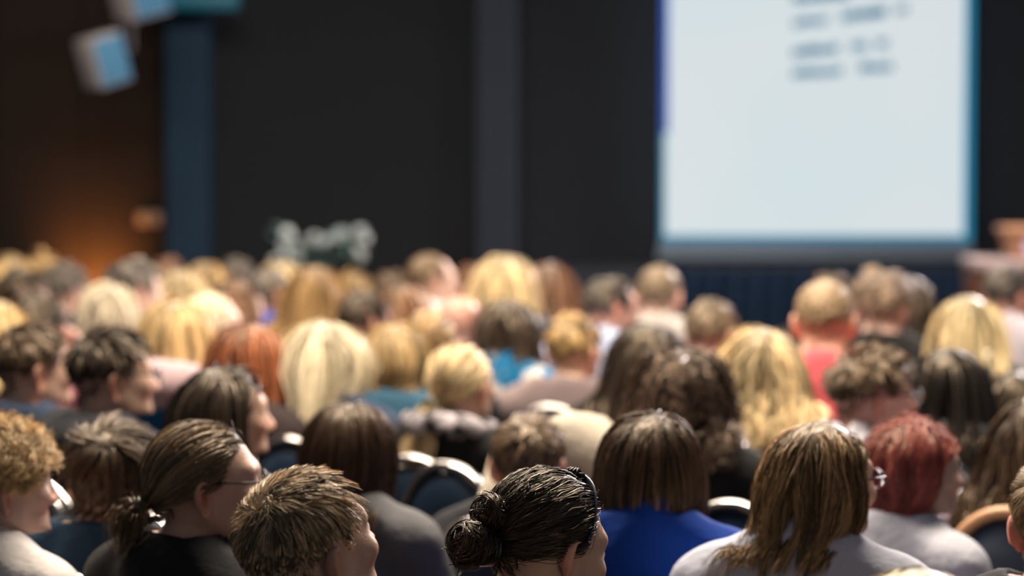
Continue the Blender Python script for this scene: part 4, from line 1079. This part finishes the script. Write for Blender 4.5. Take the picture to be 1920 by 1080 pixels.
# ---- far rows, right
person('man with cropped fair hair and coral red shirt', 1547, 523, 8.7, 16, 16, 'm', 'crop', 'sandy', (.66, .11, .13), dict(), skin='w', sc_=(.93, 1.12))
person('man with thick light brown hair and dark jacket near the screen', 1655, 498, 9.2, 30, 25, 'm', 'short', (.20, .14, .10), BLACK, dict(len=.06, lift=.032, wave=.006), skin='p', sc_=(.93, 1.12))
person('woman in profile with dark hair beside the thick-haired man', 1700, 512, 9.8, 62, 40, 'f', 'fall', 'dark', BLACK, dict(zend=-.2, thick=.014, len=.4, slope=-.5), skin='p', sc_=(.9, 1.1))
person('woman with long smooth pale blond hair at right', 1815, 547, 8.9, 14, 20, 'f', 'fall', (.66, .55, .32), (.05, .05, .06), dict(zend=-.17, thick=.02, len=.36))
person('man with dark hair and white striped shirt at the right edge', 1886, 492, 10.0, 42, 25, 'm', 'short', 'darkgrey', (.6, .58, .6), dict(len=.035, lift=.014), sm='white_stripe', skin='r', neck='collar', sc_=(.93, 1.1))
person('man with receding dark hair and light blue shirt', 1142, 513, 9.7, 60, 35, 'm', 'short', 'darkgrey', (.44, .50, .68), dict(len=.03, lift=.010, recede=.018), skin='r', neck='collar')
person('man with short brown hair and white collar under the screen corner', 1236, 497, 10.6, 22, 18, 'm', 'crop', 'mouse', (.42, .39, .37), dict(), skin='p', neck='collar', extra=[stubble('brown')])
person('woman with long wavy pale blond hair against the dark curtain', 948, 470, 10.8, 42, 25, 'f', 'fall', 'blond', (.05, .05, .06), dict(zend=-.24, thick=.03, vol=.014, len=.42, wave=.006), skin='p', sc_=(.9, 1.1))
person('person with chestnut hair beside the wavy blonde', 1032, 487, 11.0, 20, 20, 'f', 'fall', 'redbrown', BLACK, dict(zend=-.2, thick=.022, len=.38), skin='p', sc_=(.9, 1.08))
person('balding man in profile with a white shirt', 806, 475, 10.9, 62, 38, 'm', 'crop', 'midbrown', (.58, .54, .54), dict(recede=.055, len=.02), skin='p', neck='collar', sc_=(.93, 1.1))
person('person with auburn hair behind the wavy blonde', 890, 490, 12.3, 20, 20, 'f', 'fall', (.20, .09, .05), BLACK, dict(zend=-.12, thick=.022, len=.3))
person('person with dark hair just behind the fair cropped man', 1560, 507, 11.2, 20, 20, 'm', 'short', 'brown', BLACK, dict(len=.04))
person('person in a dark mauve coat at the right edge', 1905, 690, 7.2, 35, 20, 'f', 'fall', 'dark', (.06, .04, .045), dict(zend=-.2, thick=.02, len=.4), sc_=(.86, 1.03))
# ---- far rows, left and centre
person('person with dark hair left of the honey blond bob', 680, 540, 9.6, 52, 35, 'm', 'short', 'dark', (.02, .025, .04), dict(len=.05, lift=.014), skin='r')
person('person with golden blond hair above the honey blond bob', 668, 505, 12.3, 15, 20, 'f', 'fall', 'gold', BLACK, dict(zend=-.18, thick=.02, len=.36))
person('woman with long golden brown hair above the platinum blonde', 592, 492, 10.6, 28, 22, 'f', 'fall', (.33, .20, .085), BLACK, dict(zend=-.22, thick=.022, len=.4), skin='p', sc_=(.9, 1.08))
person('man with dark skin and royal blue shirt', 502, 503, 10.6, 45, 30, 'm', 'crop', 'darkgrey', (.008, .06, .36), dict(), skin='t', neck='collar')
person('woman with long brown hair and light crown left of the blue shirt', 440, 517, 10.2, 50, 32, 'f', 'fall', 'redbrown', (.03, .02, .02), dict(zend=-.22, thick=.02, len=.4, slope=-.4), skin='p')
person('person with golden hair in the back row at left', 383, 485, 11.8, 20, 20, 'f', 'fall', 'gold', BLACK, dict(zend=-.18, thick=.02, len=.34))
person('person with black hair at the far back left', 440, 480, 12.6, 20, 20, 'm', 'short', 'darkgrey', BLACK, dict(len=.04))
person('grey-haired man in a slate blue shirt by the orange wall', 246, 478, 10.3, 52, 35, 'm', 'short', (.10, .092, .09), (.045, .070, .095), dict(len=.04, lift=.016), skin='p', neck='collar', sc_=(.93, 1.14))
person('person with ash blond hair behind the pink shawl', 336, 500, 10.4, 20, 20, 'f', 'fall', 'blond', BLACK, dict(zend=-.16, thick=.02, len=.34), skin='p')
person('person with golden blond hair in the far left corner', 25, 474, 11.6, 20, 20, 'f', 'fall', 'honey', (.1, .09, .25), dict(zend=-.12, thick=.022, len=.3))
person('person with a blond topknot at the far left', 84, 474, 13.2, 30, 20, 'f', 'back', 'gold', BLACK, dict(tie=(0, -.06, .085), puff=.01, bun=dict(c=(0, -.055, .112), r=.034, n=1500)))
person('person with dark greyish hair at the far left', 118, 487, 11.2, 42, 25, 'm', 'short', 'darkgrey', (.03, .03, .035), dict(len=.045), skin='p')
person('person with dark hair and turned face at the left edge', 36, 497, 10.5, 58, 30, 'm', 'short', 'dark', (.03, .03, .035), dict(len=.04), skin='p')
person('person in a pink sweater raising a hand', 66, 545, 8.6, 18, 12, 'f', 'short', 'dark', (.56, .24, .30), dict(len=.05), skin='p', raised=True)
person('person with yellow blond hair cut by the left edge', -6, 556, 9.0, 15, 20, 'f', 'fall', (.66, .48, .22), (.3, .1, .1), dict(zend=-.16, thick=.02, len=.32))
person('person with brown hair by the foot of the blue pier', 312, 478, 12.6, 20, 20, 'm', 'short', 'redbrown', BLACK, dict(len=.04))
person('bald man with a pink scalp and striped collar', 862, 553, 9.3, 20, 20, 'm', 'crop', (.56, .30, .24), (.3, .3, .4), dict(recede=.1, len=.006, dens=.3), skin='p', sm='white_stripe', neck='collar')
person('person with golden brown coiled hair in front of the white shirt', 806, 577, 8.8, 18, 20, 'f', 'back', (.30, .19, .09), (.03, .03, .035), dict(tie=(0, -.115, .02), puff=.014, bun=dict(c=(0, -.125, .015), r=.036, n=1500)))
person('person with reddish brown hair left of the balding man', 757, 527, 10.3, 25, 20, 'f', 'fall', (.22, .11, .06), BLACK, dict(zend=-.16, thick=.02, len=.34), skin='r')
person('person with dull brown hair in the back row centre', 733, 505, 11.6, 20, 20, 'm', 'short', 'brown', BLACK, dict(len=.04), skin='p')
person('person with pale hair under the white flowers', 528, 484, 12.0, 20, 20, 'f', 'fall', 'blond', BLACK, dict(zend=-.14, thick=.02, len=.3))
person('woman with pale lilac blouse right of the ash blond woman', 392, 548, 9.4, 70, 40, 'f', 'crop', 'pale', (.62, .54, .62), dict(recede=.03, len=.02), skin='p')

settle()

# ---- chairs that show between the people
def seen_chair(cx, top, d, yaw, label, **k):
    p_ = at(cx, top, d); zs = p_.z / 1.045
    zs2 = min(max(zs, .93), 1.09)
    if zs2 != zs: d = (zs2 * 1.045 - CAM_Z) / (at(cx, top, 1.0).z - CAM_Z); p_ = at(cx, top, d); print('chair', label[:30], round(d, 2))
    a = math.radians(yaw); by = -.2 - .1 * .57
    x = p_.x - by * math.sin(a); y = d - by * math.cos(a)
    make_chair(x, y, yaw, label, zs=zs2, **k)
seen_chair(1345, 806, 7.0, 40, 'empty navy chair with bright chrome rim right of the brown bob')
seen_chair(1372, 934, 6.0, 30, 'empty navy chair with teal sheen left of the long-haired woman in glasses')
seen_chair(838, 862, 6.9, 35, 'empty navy chair with chrome rim left of the dark bun')
seen_chair(712, 850, 7.2, 35, 'empty navy chair right of the long smooth dark brown hair')
seen_chair(62, 885, 6.6, 35, 'empty navy chair right of the curly blond head')
seen_chair(1808, 715, 7.9, 35, 'empty navy chair right of the smooth black hair')

# cream jacket hung over a chair back
M['cream'] = noisy('cream_wool', (.44, .39, .31), (.50, .45, .37), 30, .9, .1, .4, 60)
def draped_jacket(cx, top, d, yaw, label):
    p_ = at(cx, top, d); a = math.radians(yaw); mb = MB(); V = []
    outl = arch(.205, .30, 1.055, .50); c = np.mean(outl, 0); K = len(outl)
    rings = [(0, .075), (.5, .075), (.85, .062), (1.0, .03), (1.02, -.01), (.98, -.05), (.8, -.07), (.4, -.075), (0, -.075)]
    for s_, off in rings:
        for j, q in enumerate(outl):
            v = c + (np.array(q) - c) * s_ * (1 + .012 * math.sin(j * 1.9)); V.append((v[0], -.2 - .10 * (v[2] - .46) - off - .008 * math.sin(v[0] * 60 + 2 * math.sin(v[2] * 20)), v[2]))
    mb.add(V, [(k * K + j, k * K + (j + 1) % K, (k + 1) * K + (j + 1) % K, (k + 1) * K + j) for k in range(len(rings) - 1) for j in range(K)])
    r = empty('jacket', (0, 0, 0)); by = -.257; r.location = (p_.x - by * math.sin(a), d - by * math.cos(a), 0); r.rotation_euler = (0, 0, -a); r.scale = (1, 1, p_.z / 1.06)
    mb.build('body', M['cream'], r); tag(r, label, 'jacket')
    for s_ in (-1, 1): MB().tube([(s_ * .17, -.29, .95), (s_ * .215, -.30, .80), (s_ * .21, -.29, .62), (s_ * .20, -.29, .48)], (.05, .055, .05, .042), 10).build('sleeve', M['cream'], r)
draped_jacket(1082, 770, 6.5, 30, 'cream jacket draped over a chair back beside the short brown hair')
